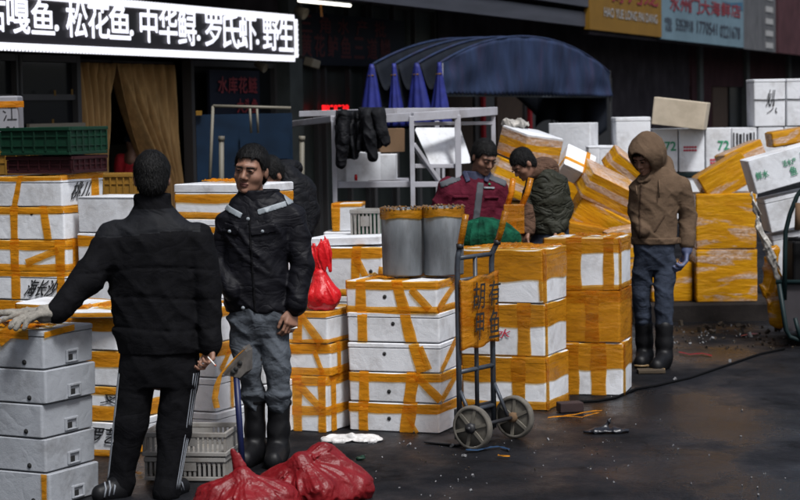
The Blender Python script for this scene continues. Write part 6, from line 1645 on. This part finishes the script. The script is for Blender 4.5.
# ---- tank with blue back behind the facing man
tk0 = np.array([P(250, 200, 16.6)[0], 16.6, 0])
tk = thing('fish_tank', 'tall fish tank with dark blue back and pale pipes behind the facing man', 'fish tank', tuple(tk0))
def tp(px, py, Y=16.6): return P(px, py, Y) - tk0
a, b = tp(199, 235, 17.05), tp(292, 113, 17.05)
MB().box(((a[0] + b[0]) / 2, a[1], (b[2] + .1) / 2 + .0), (b[0] - a[0], .03, b[2] - .1)).build('back_panel', M['tank_blue'], tk)
MB().box(((a[0] + b[0]) / 2, .10, .35), (b[0] - a[0], .62, .7)).build('stand', M['dark_metal'], tk)
for pts in (((213, 106), (209, 200)), ((213, 106), (291, 108))):
    MB().tube([tp(*pts[0]), tp(*pts[1])], .013, 8).build('frame', M['pipe_white'], tk, True)
for px in (221.5, 302):
    MB().tube([tp(px, 137, 16.75), tp(px, 240, 16.75)], .022, 10).build('pipe', M['pipe_white'], tk, True)
    MB().tube([tp(px, 136, 16.75), tp(px, 141, 16.75)], .028, 10).build('pipe_cap', M['pipe_white'], tk, True)
for px in (250, 257):
    MB().tube([tp(px, 108, 16.7), tp(px + 1.2, 133, 16.7)], .010, 8).build('air_pipe', M['pipe_white'], tk, True)
c = tp(265, 146, 17.0); MB().box(c, (.42, .01, .22)).build('label_sheet', M['tank_blue'], tk)
c = tp(199, 113, 17.0); MB().box(c, (.05, .02, .04)).build('yellow_clip', M['banner_yellow'], tk)
# ---- tent
LP = np.array([.47, 21.0, 0]); TD = FD; TA = np.array([-FD[1], FD[0], 0])     # span runs with the shops, depth runs towards them
SPAN = 6.6; ZS, ZA, ZB = 2.36, 2.69, 2.03
tent = thing('retractable_tent', 'navy retractable market tent with folded arches and scalloped front valance', 'tent', tuple(LP))
def arch(u, z0=ZS, za=ZA): return z0 - .04 * u + (za - z0 + .04) * (1 - abs(2 * u - 1) ** 2.1)
def front(u, v):
    top = arch(u); bot = ZB - .03 * u + .022 * abs(math.sin(u * math.pi * 46)); z = top + (bot - top) * v
    return TD * SPAN * u + UP * z + TA * (.016 * math.sin(u * 19 + 4 * v + 1.5 * math.sin(u * 7)) * (.25 + v) + .006 * math.sin(u * 47 - 6 * v) + .010 * math.sin(u * 8 + 9 * v) * v)
sheet('front_panel', front, 184, 14, M['tent'], tent, .004)
NR = 4; GAP = .255
for k in range(NR):
    pts = [TD * SPAN * u + UP * (arch(u) + .01) + TA * (k * GAP + .01) for u in np.linspace(0, 1, 41)]
    MB().tube(pts, .014, 8).build('arch_rib', M['tent'], tent, True)
    MB().bar(TA * (k * GAP + .01) + TD * .03, TA * (k * GAP + .01) + TD * .03 + UP * ZS, .028).build('leg', M['white_metal'] if k == 0 else M['dark_metal'], tent)
    MB().bar(TD * SPAN + TA * (k * GAP + .01), TD * SPAN + TA * (k * GAP + .01) + UP * ZS, .028).build('leg', M['dark_metal'], tent)
    sheet('side_pleat', lambda u, v: TA * (k * GAP + .012 + (v - .5) * (.04 + (.24 + .05 * math.sin(k * 2.3)) * u ** (1.0 + .2 * math.cos(k * 3))) + .03 * math.sin(k * 5) * u) + TD * (-.035 - .05 * math.sin(math.pi * v) * (.4 + u) + .02 * math.sin(v * 17 + k) * u) + UP * (ZS + .01 - u * .66), 14, 12, M['tent_blue'], tent, .003)
    MB().tube([TA * (k * GAP + .012 - .03) + TD * -.06 + UP * (ZS - .11), TA * (k * GAP + .012 + .03) + TD * -.06 + UP * (ZS - .115)], .008, 6).build('strap', M['banner_yellow'], tent, True)
for k in range(NR - 1):
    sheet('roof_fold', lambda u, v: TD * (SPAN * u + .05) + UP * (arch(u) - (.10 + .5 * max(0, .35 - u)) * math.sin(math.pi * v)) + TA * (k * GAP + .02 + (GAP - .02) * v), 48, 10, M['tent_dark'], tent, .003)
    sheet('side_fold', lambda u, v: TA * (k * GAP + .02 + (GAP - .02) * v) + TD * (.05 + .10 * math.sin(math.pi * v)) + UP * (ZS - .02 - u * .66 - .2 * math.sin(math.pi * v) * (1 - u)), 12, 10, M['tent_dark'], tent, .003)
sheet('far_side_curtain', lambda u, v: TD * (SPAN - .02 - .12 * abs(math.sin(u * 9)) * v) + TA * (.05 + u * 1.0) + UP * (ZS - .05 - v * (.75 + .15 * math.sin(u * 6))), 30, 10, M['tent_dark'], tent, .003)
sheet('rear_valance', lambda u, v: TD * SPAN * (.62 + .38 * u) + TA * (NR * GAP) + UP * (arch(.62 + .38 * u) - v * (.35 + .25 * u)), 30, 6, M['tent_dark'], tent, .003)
MB().bar(UP * ZB + TA * .05, TD * SPAN + UP * (ZB - .02) + TA * .05, .03).build('eaves_bar', M['grey_steel'], tent)

# ---- cart at the right edge
ct0 = np.array([P(782, 340, 15.3)[0], 15.3, 0])
cart = thing('cargo_cart', 'teal tube-framed cargo cart with grey tub entering at the right edge', 'cart', tuple(ct0))
def cp(px, py, Y=15.3): return P(px, py, Y) - ct0
tb = [cp(778, 283), cp(788, 333)]
V = []
for (px, py) in ((777.5, 282), (900, 282), (895, 331), (785, 331)):
    for dy in (0, .9): V.append(cp(px, py, 15.3 + dy))
raw('tub', V, [(0, 2, 4, 6), (1, 7, 5, 3), (0, 1, 3, 2), (2, 3, 5, 4), (4, 5, 7, 6), (6, 7, 1, 0)], M['cart_grey'], cart, False)
MB().tube([cp(776, 282, 15.28), cp(900, 282, 15.28)], .018, 8).build('tub_rim', M['cart_green'], cart, True)
MB().tube([cp(784.5, 300, 15.26), cp(785, 250, 15.26), cp(785.5, 232, 15.26), cp(790, 214, 15.26), cp(797, 196, 15.26), cp(806, 184, 15.26), cp(860, 178, 15.26)], .018, 10).build('handrail', M['cart_green'], cart, True)
MB().tube([cp(779, 284, 15.25), cp(786, 330, 15.25), cp(790, 337, 15.25), cp(815, 346, 15.25), cp(900, 346, 15.25)], .019, 10).build('bumper_tube', M['cart_green'], cart, True)
MB().tube([cp(795, 318, 15.24), cp(801, 342, 15.24)], .016, 8).build('stay', M['cart_green'], cart, True)
MB().tube([cp(788, 239, 15.27), cp(870, 239, 15.27)], .016, 8).build('crossbar', M['dark_metal'], cart, True)
MB().box(cp(842, 260, 15.5), (.82, .3, .33)).build('seat_box', M['pitch_black'], cart, bevel=.02)
MB().tube([cp(798, 230, 15.2), cp(799, 203, 15.2)], .028, 8).build('grip', M['cardboard'], cart, True)
for px in (815, 885):
    w = MB().lathe([(.17, -.03), (.21, -.035), (.225, 0), (.21, .035), (.17, .03)], np.array([cp(px, 300)[0] + .05, .45, .225]), (1, 0, 0), 30).build('wheel', M['tyre'], cart, True)
    MB().lathe([(.01, -.012), (.172, -.014), (.172, .014), (.01, .012)], np.array([cp(px, 300)[0] + .05, .45, .225]), (1, 0, 0), 30).build('rim', M['dark_metal'], w, True)
# yellow sheet and ragged clear film between the boxes and the cart
c = P(771, 288, 15.7)
o = soft('plastic_sheet', [rc((-.0, 0, .28), (.05, 0, -.25), .055, .075, (1, 1.6, 1)), rc((.02, 0, .28), (-.02, 0, .0), .05, .06, (1, 1.6, 1))], M['wrap'], None, .008, .04, folds(.02, 8, 6, 3.), (c[0], c[1], c[2])); tag(o, 'yellow plastic sheet hanging between boxes and the teal cart', 'plastic sheet')
c = P(758, 222, 15.6)
o = soft('film_strip', [rc(P(752, 193, 15.6) - c, P(760, 228, 15.6) - c, .02, .026), rc(P(760, 228, 15.6) - c, P(772, 258, 15.6) - c, .026, .032), rc(P(772, 258, 15.6) - c, P(781, 285, 15.6) - c, .035, .02)], M['clear_film'], None, .006, .02, folds(.028, 16, 14, 3.), tuple(c)); tag(o, 'torn cloudy plastic film trailing down beside the tilted white boxes', 'plastic film')
c = P(512, 124, 16.3)
o = soft('film_bag', [el((0, 0, 0), (.10, .08, .05)), el((.06, .02, -.005), (.07, .07, .04))], M['clear_film'], None, .007, .03, folds(.025, 15, 15, 6.), tuple(c)); tag(o, 'crumpled clear film lying on top of the striped yellow box', 'plastic film')

# ---- things lying about on the ground
def on(px, py): return G(px, py)
pts = [on(*q) + (0, 0, .008) for q in ((560, 404), (598, 402), (615, 399), (636, 390), (655, 387), (690, 379), (722, 368), (760, 355), (784, 350))]
o = MB().tube([q - pts[0] for q in pts], .009, 8).build('cable', M['cable'], None, True, tuple(pts[0])); tag(o, 'black cable trailing over the ground past the boxes to the cart', 'cable')
c = on(570, 412); o = MB().box((0, 0, .033), (.15, .10, .06)).build('brick', M['brick'], None, False, tuple(c), .006); o.rotation_euler = (0, 0, .2); tag(o, 'dark red brick on the ground beside the stacks', 'brick')
c = on(651, 373); o = MB().box((0, 0, .015), (.19, .12, .025)).build('wood_board', M['wood'], None, False, tuple(c), .004); tag(o, 'small flat board at the hooded man\'s feet', 'board')
def strap(name, label, cat, pts, w, m):
    p3 = [on(*q) + (0, 0, .006 + .01 * random.random()) for q in pts]; o0 = p3[0]; q = []
    for i in range(len(p3) - 1): q += [p3[i] + (p3[i + 1] - p3[i]) * t for t in (0, .33, .66)]
    q.append(p3[-1]); q = [v - o0 for v in q]
    o = rib(name, q, [(0, 0, 1)] * len(q), [(0.2, .98, 0)] * len(q), w, M[m], None, .001, .008); o.location = tuple(o0); return tag(o, label, cat)
strap('blue_strap', 'blue plastic strap on the ground by the truck wheel', 'strap', ((466, 453), (478, 452), (490, 450), (500, 449), (510, 452)), .03, 'blue_rope')
strap('orange_strap', 'twisted orange tape on the ground right of the brick', 'tape', ((548, 420), (565, 419), (582, 420), (590, 417), (600, 415)), .025, 'tape')
strap('orange_strap', 'second orange tape lying just behind the twisted one by the brick', 'tape', ((556, 419), (575, 416), (592, 414), (602, 413)), .018, 'tape')
strap('orange_scrap', 'short orange tape scrap in front of the truck wheels', 'tape', ((498, 458), (504, 459), (510, 459)), .03, 'tape')
strap('red_scrap', 'thin red scrap on the wet ground right of the hooded man', 'scrap', ((679, 354), (690, 356), (702, 355), (712, 357)), .05, 'red_bag')
strap('red_scrap', 'red scrap lying far back before the plinth', 'scrap', ((741, 337), (750, 336), (758, 335)), .07, 'red_bag')
strap('orange_scrap', 'orange scrap on the ground between the trays and the striped trousers', 'tape', ((134, 476), (138, 474), (142, 476)), .06, 'tape')
rng = random.Random(4); b = MB()
def crumb(px, py, r):
    c = on(px, py); n = 6; R_ = np.array(Euler((rng.random() * 3, rng.random() * 3, rng.random() * 3)).to_matrix())
    b.box(c + (0, 0, r * .5), (r * 1.6, r, r * (.6 + .6 * rng.random())), R_)
for _ in range(40):
    px = rng.uniform(380, 640); crumb(px, rng.triangular(430, 499, 440), rng.uniform(.002, .006))
for _ in range(18): crumb(rng.uniform(355, 470), rng.uniform(440, 499), rng.uniform(.002, .006))
for _ in range(60): crumb(rng.uniform(660, 800), rng.uniform(326, 345), rng.uniform(.004, .013))
for _ in range(26): crumb(rng.uniform(600, 800), rng.uniform(390, 499), rng.uniform(.003, .008))
for px, py, r in ((409, 446, .016), (452, 447, .014), (464, 457, .016), (473, 477, .012), (471, 491, .01), (548, 440, .01), (675, 380, .014), (730, 362, .016), (750, 337, .03), (712, 340, .02)): crumb(px, py, r)
kind(b.build('litter', M['crumb']), 'stuff')
b = MB()
for _ in range(25): crumb(rng.uniform(665, 780), rng.uniform(324, 336), rng.uniform(.012, .035))
for _ in range(40): crumb(rng.uniform(660, 800), rng.uniform(335, 350), rng.uniform(.006, .016))
for _ in range(40): crumb(rng.uniform(400, 620), rng.uniform(436, 470), rng.uniform(.003, .008))
kind(b.build('muddy_debris', M['leaf_litter']), 'stuff')
for px, py, lb in ((361, 460, 'small green leaf scrap on the ground right of the red bags'),):
    c = on(px, py); o = soft('leaf_scrap', [el((0, 0, .01), (.03, .02, .012)), el((.01, .01, .02), (.015, .01, .01))], M['green_crate'], None, .004, .01, folds(.006, 30, 30, 1.), tuple(c)); tag(o, lb, 'leaf')
